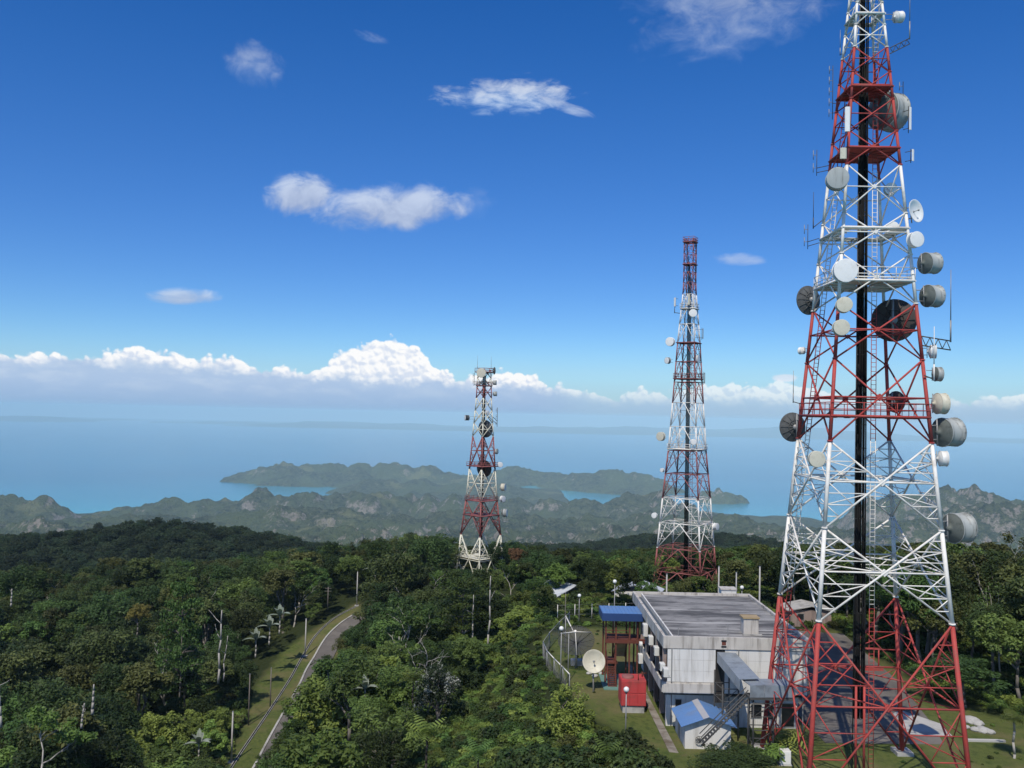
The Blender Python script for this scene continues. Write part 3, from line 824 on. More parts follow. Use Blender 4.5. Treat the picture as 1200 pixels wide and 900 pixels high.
def dish(label, loc, r, azd, mat='darkdish', front=None, el=0.0, reach=0.7, group=None, cat='microwave dish', name='parabolic_dish', feed=True, side=0.0, seg=32, ribs=12):
    root = thing(name, label, cat, loc, 0, group); face_rot(root, azd, el)
    f = lambda q: (q * q) * r * .30 - r * .30
    bm = new(); lathe(bm, [(f(q), r * q) for q in (0.001, .2, .4, .6, .8, 1.0)] + [(f(1.0), r * 1.03), (f(1.0) - r * .04, r * 1.03)] + [(f(q) - r * .035, r * q) for q in (.98, .8, .6, .4, .2, .001)], seg)
    obj('reflector', bm, [M[front or mat]], root)
    bm = new()
    for k in range(ribs):
        t = 2 * math.pi * k / ribs; q = Vector((0, math.cos(t), math.sin(t)))
        pts = [Vector((f(u) - r * .07, 0, 0)) + q * r * u for u in (.15, .5, .95)]
        poly_tube(bm, pts, r * .022, 4)
    lathe(bm, [(f(.5) - r * .06, r * .5), (f(.5) - r * .1, r * .5), (f(.5) - r * .1, r * .46), (f(.5) - r * .06, r * .46)], 20)
    obj('backing_ribs', bm, M[mat], root)
    bm = new(); lathe(bm, [(-r * .32, r * .20), (-r * .50, r * .20), (-r * .50, .001)], 12); obj('hub', bm, M['steel'], root)
    if feed:
        bm = new(); tube(bm, (-r * .28, 0, 0), (r * .22, 0, 0), r * .03, None, 5); lathe(bm, [(r * .16, .001), (r * .17, r * .09), (r * .24, r * .09), (r * .25, .001)], 10); obj('feed', bm, M['steel'], root)
    mount(root, r * .55, r, reach, M['steel'], side)
    return root
def panel(label, loc, w, h, azd, mat='radome', group=None, reach=0.5, tilt=3):
    root = thing('panel_antenna', label, 'antenna', loc, 0, group); face_rot(root, azd, 0)
    bm = new()
    d = w * .35
    vs = [(0, -w / 2), (d * .6, -w / 2), (d, -w * .3), (d, w * .3), (d * .6, w / 2), (0, w / 2)]
    lo = [bm.verts.new((x, y, -h / 2)) for x, y in vs]; hi = [bm.verts.new((x, y, h / 2)) for x, y in vs]
    for k in range(6): bm.faces.new((lo[k], lo[(k + 1) % 6], hi[(k + 1) % 6], hi[k]))
    bm.faces.new(lo[::-1]); bm.faces.new(hi)
    obj('casing', bm, M[mat], root)
    bm = new(); tube(bm, (-.16, 0, -h * .62), (-.16, 0, h * .58), .035, None, 6)
    for z in (-h * .4, h * .4): tube(bm, (0, 0, z), (-.16, 0, z), .04, None, 4); tube(bm, (-.16, 0, z), (-.16 - reach, 0, z), .03, None, 4)
    obj('bracket', bm, M['darksteel'], root)
    return root
def whip(label, foot, h, arm=None, truss=False, r=.03, mat='steel', group=None, depth=.5):
    root = thing('whip_antenna', label, 'antenna', foot, 0, group)
    bm = new(); tube(bm, (0, 0, 0), (0, 0, h * .3), r * 1.5, None, 6); tube(bm, (0, 0, h * .3), (0, 0, h), r, r * .6, 6); obj('rod', bm, M[mat], root)
    if arm:
        a = Vector(arm); bm = new()
        tube(bm, (0, 0, .1), a, r * 1.2, None, 5)
        if truss:
            dz = Vector((0, 0, -depth)); tube(bm, Vector((0, 0, .1)) + dz, a + dz, r * 1.2, None, 5)
            m_ = 7
            for j in range(m_):
                p0 = Vector((0, 0, .1)).lerp(a, j / m_); p1 = Vector((0, 0, .1)).lerp(a, (j + 1) / m_)
                tube(bm, p0 if j % 2 else p0 + dz, p1 + dz if j % 2 else p1, r * .8, None, 4)
        obj('arm', bm, M['darksteel'], root)
    return root
def dipoles(label, foot, h, arm, n=4, group=None, r=.024):
    """folded dipoles stacked on a vertical mast, held off the tower on two arms"""
    root = thing('dipole_array', label, 'antenna', foot, 0, group)
    bm = new(); tube(bm, (0, 0, 0), (0, 0, h), r * 1.4, None, 6); obj('mast', bm, M['darksteel'], root)
    a = Vector(arm); bm = new()
    for z in (h * .12, h * .3): tube(bm, (0, 0, z), a + Vector((0, 0, z)), r * 1.4, None, 4)
    obj('arm', bm, M['darksteel'], root)
    for j in range(n):
        z = h * (j + .6) / n; d = -.32; bm = new(); q = h / n * .36
        for yy in (-.04, .04): tube(bm, (d, yy, z - q), (d, yy, z + q), r * .8, None, 4)
        tube(bm, (0, 0, z), (d, 0, z), r, None, 4)
        obj('dipole', bm, M['steel'], root)
    return root

TW = 'on the nearest, tallest tower'
D1 = dict(group='dishes and aerials on the nearest tower')
D1 = {}
drum('small white drum dish facing right, topmost on the nearest tower, beside the whip aerial', P(1053, 20, 75.5), .48, 75, .55, 'radome', 'radome', 8, .9)
drum('big pale grey dish behind the red bars near the top of the nearest tower', P(1041, 131, 76.6), 1.62, 62, 1.5, 'greydrum', 'greydrum', 2, .6)
panel('tall white panel antenna on the left front leg, highest red band of the nearest tower', P(993, 140, 71.6), .42, 2.05, 190)
panel('slim white panel antenna standing clear to the right of the big pale top dish', P(1066.5, 139, 74), .24, 1.95, 150)
panel('squat cream box antenna on the left front leg just above the high grey drum', P(988, 180, 71.3), .5, .9, 185, 'radome_cream')
panel('short narrow white box antenna on a bracket, right foot of the highest red band', P(1069.5, 182, 74), .26, 1.0, 140)
drum('grey drum dish high on the left front leg, just below the upper red band', P(981, 210, 70.9), .85, 193, .85, 'greydrum', 'greydrum', 0, .5)
dish("thin pale open dish seen at a slant, uppermost on the nearest tower's right leg", P(1074, 247, 72.5), .95, 148, 'greydrum', 'radome', 6, .6)
drum("white round drum facing the viewer, second from top down the nearest tower's right leg", P(1072.5, 281, 71), .62, 168, .5, 'radome', 'radome', 0, .5)
drum('grey weathered drum dish aimed right, third of the right-hand row on the nearest tower', P(1090, 308.5, 72.5), .86, 72, 1.0, 'greydrum', 'radome', 4, .8)
drum('grey weathered drum dish aimed right, fourth of the right-hand row, just below its twin', P(1092.5, 347, 72.5), .90, 72, .95, 'greydrum', 'radome', 2, .8)
drum('bright white round drum on the left front leg, level with the white railed platform', P(990, 317.5, 70.5), .92, 183, .55, 'radome', 'radome', 0, .5)
dish('dark round dish seen from behind, upper of two on the far left leg', P(947, 352, 81.5), 1.33, 338, 'darkdish', None, 0, .5)
drum('cream drum dish, upper of the close pair on the left front leg', P(989, 357.5, 70.5), .60, 192, .7, 'radome_cream', 'radome_cream', 0, .5)
drum('cream drum dish, lower of the close pair on the left front leg', P(985.5, 384, 70.2), .62, 185, .5, 'radome_cream', 'radome_cream', 0, .5)
dish('largest dark brown dish inside the nearest tower, seen from behind under the white band', P(1047.5, 375.5, 77.5), 1.84, 28, 'browndish', None, 4, .6)
drum("small white drum behind the thin white pole on the nearest tower's right leg", P(1093.5, 412, 72), .56, 108, .4, 'radome', 'radome', 0, .5)
drum("small pale drum at the right leg level with the red platform's upper rail", P(1099, 438.5, 72), .58, 88, .42, 'greydrum', 'radome', 0, .5)
drum('medium white drum dish aimed right, just below the level of the red platform', P(1102.5, 473, 72), .84, 86, .62, 'radome_cream', 'radome', 0, .6)
drum('large grey drum, upper of the two biggest on the right leg, against the sea', P(1111.5, 506.5, 72.5), 1.16, 72, 1.3, 'greydrum', 'greydrum', 2, .7)
drum('small white drum dish just under the upper large grey drum on the right leg', P(1105.5, 537.5, 72), .62, 98, .5, 'radome', 'greydrum', 0, .5)
drum("large grey drum, lowest on the nearest tower's right leg, seen against the hills", P(1124, 618.5, 72.5), 1.20, 72, 1.3, 'greydrum', 'greydrum', 2, .8)
drum('small cream round drum dish facing the viewer, lowest on the left of the nearest tower', P(957, 538, 70), .62, 182, .4, 'radome_cream', 'radome_cream', 0, .6)
dish('dark round dish seen from behind, lower of two on the far left leg', P(928.5, 500.5, 81.8), 1.33, 345, 'darkdish', None, 0, .5)
dish('brown dish tilted inside the nearest tower just under the red platform', P(1050, 471, 78.5), .95, 62, 'browndish', None, 0, .5)
drum('small whitish drum on the far right leg, top of the middle white band', P(1043.5, 222, 80), .55, 190, .45, 'radome_cream', 'radome', 0, .4)
drum('small white drum dish on the far right leg, halfway down the middle white band', P(1046, 267.5, 79), .55, 205, .4, 'radome', 'radome', 0, .4)
drum('tiny white drum dish on the far left leg just above the red platform', P(939.5, 411, 81.5), .33, 330, .35, 'radome', 'greydrum', 0, .5)
rtl = lambda px, py, Y, qx, qy, Q: P(qx, qy, Q) - P(px, py, Y)
whip('tall whip aerial on a truss arm at the top right of the nearest tower', P(1066, 46, 74), 5.2, rtl(1066, 46, 74, 1043, 56, 73), True, .035, 'steel')
whip('tall grey whip aerial on a long truss arm right of the lower red band', P(1114, 401, 72), 6.0, rtl(1114, 401, 72, 1080, 394, 71.5), True, .045, 'steel', depth=.75)
whip('thin white pole aerial in front of the small drums at the right leg', P(1094.5, 446, 71), 4.4, rtl(1094.5, 446, 71, 1083, 440, 71), False, .045, 'white')
whip('lone whip aerial at the far left leg beside the red platform', P(929.5, 472, 82), 3.0, rtl(929.5, 472, 82, 941, 474, 81.8), False, .035, 'steel')
whip('slim dark whip aerial at the upper left of the middle white band', P(953, 268, 80), 3.4, rtl(953, 268, 80, 964, 258, 80), False, .035, 'darksteel')
whip('short whip aerial at the far left leg below the highest white band', P(984.5, 65, 79.5), 2.4, rtl(984.5, 65, 79.5, 991, 62, 79), False, .03, 'steel')
dipoles('dipole aerial array on the upper red band, left edge of the nearest tower', P(975.5, 140, 79.5), 5.0, rtl(975.5, 140, 79.5, 983, 140, 79.3), 5)
dipoles('small dipole aerial on a double arm at the left below the upper red band', P(957, 206, 80), 2.4, rtl(957, 206, 80, 971, 203, 80), 2)
dipoles('dipole aerial on a double arm at the left of the middle white band', P(946.5, 292, 80.5), 2.3, rtl(946.5, 292, 80.5, 960, 288, 80.2), 2)
dipoles('thin dipole aerial right of the big pale dish near the tower top', P(1058, 150, 77.5), 4.2, rtl(1058, 150, 77.5, 1050, 140, 77), 4)

# --- the middle tower behind the flat-roofed building
c = P(803, 690, 160); T2X, T2Y = c.x, 160.0; ZB2 = gz(T2X, T2Y) - .3
zat = lambda py: P(804, py, 160).z
T2B = [(-60, 'r'), (zat(641), 'w'), (zat(583), 'r'), (zat(528), 'w'), (zat(472), 'r'), (zat(402), 'w'), (zat(345), 'r')]
HD = lambda w: w / 2 / 1.414 / F * 160 * 1.02
T2P = [(ZB2, HD(82)), (zat(660), HD(74)), (zat(640), HD(70)), (zat(582), HD(59)), (zat(528), HD(47)), (zat(470), HD(38)), (zat(400), HD(28)), (zat(345), HD(17)), (zat(330), HD(15.5)), (zat(279), HD(15.5))]
T2N = [ZB2, zat(668), zat(641), zat(612), zat(583), zat(555), zat(528), zat(500), zat(472), zat(448), zat(424), zat(402), zat(380), zat(362), zat(345), zat(331), zat(319), zat(308), zat(297), zat(287), zat(280)]
T2, c2, hf2, ci2 = lattice('lattice_tower', 'middle red and white lattice tower rising behind the flat grey roof', T2X, T2Y, R(45 + 14), T2P, T2N, T2B, ZB2,
    lambda z: float(np.interp(z, [ZB2, 0, 30], [.16, .12, .08])), lambda z: float(np.interp(z, [ZB2, 0, 30], [.085, .07, .04])), lambda z: float(np.interp(z, [ZB2, 0, 30], [.075, .06, .04])),
    (M['oldred'], M['white']), strut_from=4.2, kind='K')
for py, mt in ((402, 'oldred'), (444, 'oldred'), (362, 'white'), (526, 'white'), (310, 'oldred'), (284, 'oldred')):
    platform(T2, c2, zat(py), ZB2, M[mt], rail=.9 if py in (444, 526, 284, 362) else 0, over=.25, pr=.04, hole=.3, bx=.1)
bm = new()
for j in range(5): tube(bm, (-.3 + j * .15, 0, 1), (-.3 + j * .15, 0, zat(300) - ZB2 - j), .07, None, 5)
obj('feeder_cables', bm, M['black'], T2)['kind'] = 'stuff'
ladder(T2, 'ladder', .75, -.1, ZB2 + .3, zat(285), 0.0, (M['oldred'], M['white']), T2B, ZB2, .45, .035, .45)
t2 = lambda px, py, dy=0: P(px, py, 160 + dy)
drum('white drum facing the viewer high on the middle tower, under its top red section', t2(812, 367, -2), .68, 185, .5, 'radome', 'radome')
drum('white dish at the left edge of the middle tower, level with its upper red band', t2(785.5, 400.5, 0), .78, 215, .6, 'radome', 'radome')
drum('small grey-backed dish at the left of the middle tower, just below the uppermost left one', t2(782.5, 422.5, 0), .58, 235, .5, 'greydrum', 'radome')
drum('pale dish seen edge-on at the right of the middle tower in its upper red band', t2(817, 421, -1), .72, 120, .5, 'radome', 'radome')
drum('cream drum dish left of the middle tower above its lower red band, against the sea', t2(774.5, 511.5, 0), .78, 225, .6, 'radome_cream', 'radome_cream')
drum('small white drum on the middle tower just above its lower red band', t2(812.5, 518, -4), .5, 175, .45, 'radome', 'radome')
drum('tiny white drum at the left edge in the lower red band of the middle tower', t2(776, 551, 0), .36, 230, .35, 'radome', 'radome')
drum('small white ball-like drum left of the lower white band of the middle tower', t2(767, 604, 0), .48, 210, .5, 'radome', 'radome')
drum('small white drum right of the lower white band of the middle tower', t2(839, 617, 0), .62, 130, .6, 'radome', 'radome')
panel('panel antenna on an outrigger right of the middle tower, in its upper white band', t2(823.5, 391, 0), .3, 1.9, 90, 'greydrum', None, 1.2)
panel('panel antenna on an outrigger right of the middle tower at its platform', t2(825.5, 443, 0), .3, 2.0, 90, 'greydrum', None, .8)
panel('white panel antenna on the front of the middle tower, halfway up', t2(811, 468, -4), .35, 1.7, 180, 'radome')
panel('pale panel antenna at the top of the upper white band, front of the middle tower', t2(807, 351, -2), .45, 1.9, 170, 'radome_cream')
panel('pale panel antenna at the left of the upper white band of the middle tower', t2(791, 354, 0), .45, 1.6, 250, 'radome')
whip('thin dark rod aerial at the left of the upper white band of the middle tower', t2(790.5, 367, 0), 2.6, (1.0, 0, 0), False, .05, 'darksteel')

# --- the small tower on the wooded hilltop at the left
T3X, T3Y = -7.3, 230.0
zc3 = lambda py: P(563, py, 230).z
ZB3 = gz(T3X, T3Y) - .4
T3B = [(-90, 'w'), (zc3(626), 'r'), (zc3(586), 'w'), (zc3(549), 'r'), (zc3(511), 'w'), (zc3(466), 'r'), (zc3(452), 'w'), (zc3(440), 'r')]
HD3 = lambda w: w / 2 / 1.414 / F * 230
T3P = [(ZB3, HD3(58)), (zc3(665), HD3(53)), (zc3(625), HD3(46)), (zc3(585), HD3(36)), (zc3(549), HD3(30)), (zc3(510), HD3(24)), (zc3(470), HD3(18)), (zc3(432), HD3(15))]
T3N = [ZB3, zc3(626), zc3(586), zc3(549), zc3(511), zc3(496), zc3(481), zc3(466), zc3(454), zc3(443), zc3(433)]
T3, c3f, hf3, ci3 = lattice('lattice_tower', 'smallest red and cream lattice tower on the wooded hilltop left of centre', T3X, T3Y, R(45), T3P, T3N, T3B, ZB3,
    lambda z: float(np.interp(z, [ZB3, 12], [.24, .13])), lambda z: float(np.interp(z, [ZB3, 12], [.15, .075])), lambda z: float(np.interp(z, [ZB3, 12], [.12, .07])), (M['oldred'], M['cream']), strut_from=4.0)
for py, mt in ((586, 'oldred'), (603, 'oldred'), (546, 'oldred'), (652, 'cream'), (452, 'oldred'), (436, 'oldred')):
    platform(T3, c3f, zc3(py), ZB3, M[mt], rail=1.0 if py != 603 else 0, over=.8 if py in (546, 436) else .3, pr=.05, hole=.3, bx=.13)
bm = new()
for j in range(6): tube(bm, (-.35 + j * .14, 0, 1), (-.35 + j * .14, 0, zc3(440) - ZB3), .08, None, 5)
obj('feeder_cables', bm, M['black'], T3)['kind'] = 'stuff'
t3 = lambda px, py, dy=0: P(px, py, 230 + dy)
drum('cream round drum facing the viewer at the very top of the small hilltop tower', t3(564, 437, -3), 1.15, 180, .8, 'radome_cream', 'radome_cream')
dish('grey dish turned away at the top right of the small hilltop tower', t3(579.5, 434.5, 0), .95, 70, 'darkdish')
drum('white-topped drum on the right of the small hilltop tower, second from its top', t3(580, 448.5, 0), .6, 95, .8, 'greydrum', 'radome')
drum('white-topped drum on the right of the small hilltop tower, third from its top', t3(580.5, 461.5, 0), .6, 95, .8, 'greydrum', 'radome')
drum('white-faced dark drum on an arm at the left of the small hilltop tower', t3(547, 489.5, 0), .7, 250, .9, 'darkdish', 'radome', 0, 1.6)
dish('big dark dish behind the cream bars in the upper part of the small hilltop tower', t3(569, 502.5, 1), 2.25, 35, 'darkdish', None, 5, .5)
drum('small white drum inside the upper part of the small hilltop tower, above the dark dish', t3(571, 483.5, -1), .55, 130, .6, 'radome', 'radome')
dish('big dark dish behind the red platform halfway up the small hilltop tower', t3(567.5, 549, 2), 2.2, 30, 'browndish', None, 5, .5)
drum('small white drum at the right end of the red platform of the small hilltop tower', t3(586, 544.5, 0), .66, 160, .6, 'radome', 'radome')
drum('white-faced drum on the right of the small tower, upper of three below its platform', t3(590, 571, 0), .95, 105, .9, 'radome_cream', 'radome', 0, 1.2)
drum('small white drum on the right of the small tower, middle of three below its platform', t3(589, 584.5, 0), .75, 130, .7, 'radome', 'radome', 0, 1.4)
drum('grey-based drum on the right of the small tower, lowest of three below its platform', t3(592, 601, 0), 1.05, 100, .9, 'greydrum', 'radome', 0, 1.6)
drum('small cream drum on the right just above the red platform of the small tower', t3(582, 529, 0), .7, 110, .5, 'greydrum', 'radome_cream')
dipoles('hanging dipole aerial on an arm at the upper right of the small hilltop tower', t3(582.5, 500, 0), 5.0, (-3.2, 0, 2.8), 3, None, .05)
whip('left lightning rod on top of the small hilltop tower', t3(559.5, 432, 0), 3.4, None, False, .04, 'steel')
whip('right lightning rod on top of the small hilltop tower', t3(575.5, 432, 0), 3.2, None, False, .04, 'steel')
dipoles('thin dipole aerial at the upper left edge of the small hilltop tower', t3(555.5, 452, 0), 3.4, (1.4, 0, 0), 2, None, .05)
# ------------------------------------------------------------------ paved surfaces
def sheet(name, pts, z, mat, lift):
    """flat polygon laid on the level compound with a thin edge"""
    bm = new(); lo = [bm.verts.new((x, y, z - .15)) for x, y in pts]; hi = [bm.verts.new((x, y, z + lift)) for x, y in pts]
    bm.faces.new(hi); n = len(pts)
    for k in range(n): bm.faces.new((lo[k], lo[(k + 1) % n], hi[(k + 1) % n], hi[k]))
    bmesh.ops.recalc_face_normals(bm, faces=bm.faces)
    o = obj(name, bm, mat); o['kind'] = 'structure'; return o
M['asphalt'] = simple('worn_asphalt', (0.13, 0.118, 0.105), 0.25, 0.7, 0.9, 0.2, dirt=(0.21, 0.19, 0.165), dirt_amt=0.6, dscale=0.25, bump=0.3)
M['paleconc'] = simple('pale_concrete', (0.44, 0.43, 0.40), 0.15, 0.7, 0.85, 0.15, dirt=(0.25, 0.23, 0.20), dirt_amt=0.5, dscale=0.5)
sheet('driveway', [(30.2, 83.5), (41.5, 83.8), (43.2, 90), (46, 104), (48, 126), (39, 128), (36, 112), (30.2, 110)], ZG, M['asphalt'], .03)
sheet('concrete_apron', [(39.2, 86.3), (43.4, 85.9), (43.9, 89.5), (41.6, 93.5), (40.2, 92)], ZG, M['paleconc'], .04)
sheet('walkway', [(14.95, 80.4), (15.75, 80.2), (15.35, 108.2), (14.75, 108.2)], ZG, simple('dirty_concrete_drain', (0.26, 0.235, 0.20), .25, .9, .9, .1, dirt=(.10, .075, .05), dirt_amt=.8, dscale=.5), .05)

# road with kerb along the grassy verge
rl = [Vector(p) for p in road_left]
def offset_line(pts, d):
    out = []
    for i, p in enumerate(pts):
        a = pts[max(0, i - 1)]; b2 = pts[min(len(pts) - 1, i + 1)]
        t = Vector((b2.x - a.x, b2.y - a.y, 0)).normalized()
        out.append(Vector((p.x + t.y * d, p.y - t.x * d, p.z)))
    return out
def densify(pts, n=8):
    out = []
    m_ = len(pts)
    for i in range(m_ - 1):
        p0 = pts[max(0, i - 1)]; p1 = pts[i]; p2 = pts[i + 1]; p3 = pts[min(m_ - 1, i + 2)]
        for k in range(n):
            t = k / n
            out.append(0.5 * ((2 * p1) + (p2 - p0) * t + (2 * p0 - 5 * p1 + 4 * p2 - p3) * t * t + (3 * p1 - p0 - 3 * p2 + p3) * t ** 3))
    out.append(pts[-1]); return out
def strip(name, line, wide, mat, lift, thick=.3, kind='structure'):
    L = densify(line); Rr = offset_line(L, wide); bm = new()
    zz = [max(gz(p.x, p.y), gz(q.x, q.y)) * .5 + .5 * road_z(p.y) for p, q in zip(L, Rr)]
    A = [bm.verts.new((p.x, p.y, z + lift)) for p, z in zip(L, zz)]; B = [bm.verts.new((p.x, p.y, z + lift)) for p, z in zip(Rr, zz)]
    A2 = [bm.verts.new((p.x, p.y, z + lift - thick)) for p, z in zip(L, zz)]; B2 = [bm.verts.new((p.x, p.y, z + lift - thick)) for p, z in zip(Rr, zz)]
    for i in range(len(A) - 1):
        bm.faces.new((A[i], B[i], B[i + 1], A[i + 1])); bm.faces.new((A[i], A[i + 1], A2[i + 1], A2[i])); bm.faces.new((B[i + 1], B[i], B2[i], B2[i + 1]))
    o = obj(name, bm, mat)
    if kind: o['kind'] = kind
    return o
M['kerb'] = simple('whitewashed_kerb', (0.42, 0.41, 0.37), 0.2, 0.9, 0.85, 0.1, dirt=(0.20, 0.19, 0.165), dirt_amt=0.8, dscale=0.4)
strip('road', rl, 4.0, M['asphalt'], .20)
strip('kerb', offset_line(rl, -.35), .35, M['kerb'], .36)
strip('drain', [Vector(p) for p in drain], .42, M['concrete'], .18)
strip('drain_channel', offset_line([Vector(p) for p in drain], .08), .26, M['black'], .19)

# ------------------------------------------------------------------ station building
M['wallwhite'] = simple('stained_white_wall', (0.68, 0.67, 0.63), 0.08, 0.6, 0.8, 0.2, dirt=(0.32, 0.30, 0.26), dirt_amt=0.5, dscale=0.9, streak=True)
M['parapet'] = simple('mouldy_white_parapet', (0.52, 0.49, 0.44), 0.15, 0.8, 0.85, 0.2, dirt=(0.17, 0.145, 0.12), dirt_amt=0.75, dscale=1.1, streak=True)
M['pinkwall'] = simple('mouldy_pinkish_wall', (0.30, 0.23, 0.20), 0.2, 0.8, 0.85, 0.2, dirt=(0.10, 0.08, 0.07), dirt_amt=0.6, dscale=0.9, streak=True)
M['near_black'] = simple('black_mould_and_dark_parts', (0.035, 0.032, 0.03), 0.4, 1.5, 0.9, 0.1, dirt=(0.13, 0.12, 0.11), dirt_amt=0.5, dscale=1.2, streak=True)  # mould in the slot; same near-black on eaves, underside, balcony floor, window frames
M['dark'] = simple('dark_opening', (0.015, 0.016, 0.018), 0.2, 1.0, 0.3, 0.5)
M['blueroof'] = simple('blue_roof_sheet', (0.105, 0.22, 0.45), 0.12, 0.5, 0.5, 0.35, dirt=(0.16, 0.20, 0.28), dirt_amt=0.5, dscale=0.6)
M['darkblue'] = simple('dark_blue_fascia', (0.025, 0.06, 0.17), 0.15, 0.6, 0.5, 0.4)
M['greysheet'] = simple('weathered_zinc_sheet', (0.26, 0.30, 0.34), 0.15, 0.8, 0.45, 0.5, 0.2, dirt=(0.13, 0.14, 0.15), dirt_amt=0.6, dscale=0.9)
M['gutter'] = simple('blue_grey_gutter', (0.075, 0.10, 0.13), 0.2, 0.8, 0.6, 0.3)
M['acwhite'] = simple('off_white_casing', (0.66, 0.65, 0.60), 0.08, 1.0, 0.5, 0.4, dirt=(0.4, 0.37, 0.3), dirt_amt=0.3)
M['redoxide'] = simple('red_oxide_steel', (0.145, 0.048, 0.033), 0.25, 1.0, 0.7, 0.2, dirt=(0.08, 0.025, 0.02), dirt_amt=0.4)
M['tankred'] = simple('bright_red_tank_paint', (0.46, 0.055, 0.055), 0.2, 1.0, 0.6, 0.25, dirt=(0.26, 0.07, 0.06), dirt_amt=0.7)
M['timber'] = simple('grey_weathered_timber', (0.17, 0.15, 0.13), 0.25, 1.5, 0.85, 0.2)
m, T, b = mat_base('stained_flat_roof', 0.85, 0.25)
t_ = T.add('ShaderNodeTexCoord'); v = t_.outputs['Object']
nA = T.noise(T.vmul(v, (0.12, 0.42, 1)), 1.0, 6, 0.65, 0.4); nB = T.noise(v, 0.9, 6, 0.7); nC = T.noise(T.vmul(v, (0.05, 0.8, 1)), 1.0, 4, 0.6, 0.2)
rc = T.mix(T.ss(nA, 0.40, 0.60), (0.085, 0.084, 0.083, 1), (0.26, 0.255, 0.245, 1))
rc = T.mix(T.math('MULTIPLY', T.ss(nC, 0.54, 0.66), 0.7), rc, (0.45, 0.44, 0.42, 1))
rc = T.mix(T.math('MULTIPLY', T.ss(nB, 0.5, 0.72), 0.55), rc, (0.06, 0.058, 0.057, 1))
rc = T.mix(T.math('MULTIPLY', T.ss(T.noise(v, 0.35, 5, 0.6, 0.5), 0.62, 0.74), 0.35), rc, (0.17, 0.10, 0.07, 1))
T.l.new(rc, b.inputs['Base Color']); M['flatroof'] = m

BX0, BX1, BY0, BY1, ZR = 15.3, 29.6, 86.2, 108.0, -21.25
bld = thing('station_building', 'two-storey white concrete station building with a stained flat grey roof', 'building', (BX0, BY0, ZG))
def bpart(name, mat, boxes, parent=None, bev=0.0):
    bm = new()
    for q in boxes: box(bm, q[0] - BX0, q[1] - BX0, q[2] - BY0, q[3] - BY0, q[4] - ZG, q[5] - ZG)
    if bev:
        bmesh.ops.bevel(bm, geom=bm.edges[:], offset=bev, segments=2, affect='EDGES')
    return obj(name, bm, mat, parent or bld)
bpart('lower_wall', M['wallwhite'], [(BX0 + 1.1, BX1 - .8, BY0 + 1.0, BY1 - .8, ZG - .6, -26.75)])
bpart('upper_wall', M['pinkwall'], [(BX0 + 1.5, BX1 - .25, BY0 + .25, BY1 - .25, -26.7, -22.3)])
roof = bpart('roof', M['flatroof'], [(BX0 + 1.15, BX1 - .3, BY0 + .3, BY1 - .3, -22.2, -21.52)])
bpart('eaves_slab', M['near_black'], [(BX0 + .1, BX1 - .1, BY0 + .1, BY1 - .1, -22.42, -22.23)])
bpart('parapet', M['parapet'], [(BX0, BX1, BY0, BY0 + .3, -22.4, ZR), (BX0, BX0 + .28, BY0 + .303, BY1 - .303, -22.4, ZR - .003), (BX1 - .28, BX1, BY0 + .303, BY1 - .303, -22.4, ZR - .003), (BX0, BX1, BY1 - .3, BY1, -22.4, ZR)])
bpart('gutter', M['gutter'], [(BX0 + .29, BX0 + 1.0, BY0 + .31, BY1 - .31, -22.2, -21.85)])
bpart('gutter_upstand', M['wallwhite'], [(BX0 + 1.0, BX0 + 1.15, BY0 + .31, BY1 - .31, -22.2, -21.42)])
# upper front: white panels each side of a black-stained slot
bm_w, rows = 1.21, 3
px0 = BX0 + .45
for i in range(4):
    for j in range(3):
        z0 = -25.62 + j * 1.06
        bpart('wall_panel', M['wallwhite'], [(px0 + i * 1.17, px0 + i * 1.17 + 1.155, BY0 + .06, BY0 + .24, z0, z0 + 1.045)], None)
for i in range(7):
    for j in range(4):
        z0 = -26.68 + j * 1.06
        bpart('wall_panel', M['wallwhite'], [(21.35 + i * 1.15, 21.35 + i * 1.15 + 1.135, BY0 + .12, BY0 + .245, z0, z0 + 1.045)], None)
bpart('stained_slot', M['near_black'], [(20.45, 21.33, BY0 + .16, BY0 + .26, -27.6, -22.45)])
bpart('pilaster', M['parapet'], [(25.9, 26.1, BY0 + .0, BY0 + .118, -26.7, -22.43)])
bpart('front_band', M['parapet'], [(BX0 - .05, 20.44, BY0 - .12, BY0 + .30, -26.72, -25.66)], None, .1)
for zz in (-21.55, -22.1):
    bpart('drain_hole', M['dark'], [(20.95, 21.45, BY0 - .012, BY0 + .1, zz - .13, zz + .05)])
bpart('rust_stain_panel', M['redoxide'], [(21.0, 21.4, BY0 - .006, BY0 + .05, -22.0, -21.68)])
bpart('balcony_floor', M['near_black'], [(BX0, BX0 + 1.5, BY0 + .31, BY1 - 3.5, -26.85, -26.6)])
bpart('balcony_wall', M['parapet'], [(BX0 - .05, BX0 + .12, BY0 + .31, BY1 - 3.5, -26.72, -25.70)])
bpart('underside', M['near_black'], [(BX0 + .12, BX1 - .3, BY0 + .32, BY0 + 1.1, -26.95, -26.76)])
for k in range(6):
    y = BY0 + .5 + k * 3.6
    bpart('column', M['pinkwall'], [(BX0 + .05, BX0 + .42, y, y + .42, -25.72 if k < 5 else -26.7, -22.42)])
    if k < 5: bpart('lower_column', M['wallwhite'] if k == 0 else M['pinkwall'], [(BX0 + .55, BX0 + 1.0, y + .5, y + .95, ZG - .3, -26.86)])
for k in range(5):                                    # upper windows behind the balcony
    y = BY0 + 1.6 + k * 3.6
    w_ = bpart('window', M['near_black'], [(BX0 + 1.40, BX0 + 1.497, y, y + 1.9, -25.6, -23.6)])
    bpart('pane', M['dark'], [(BX0 + 1.385, BX0 + 1.398, y + .1, y + 1.8, -25.5, -23.7)], w_)
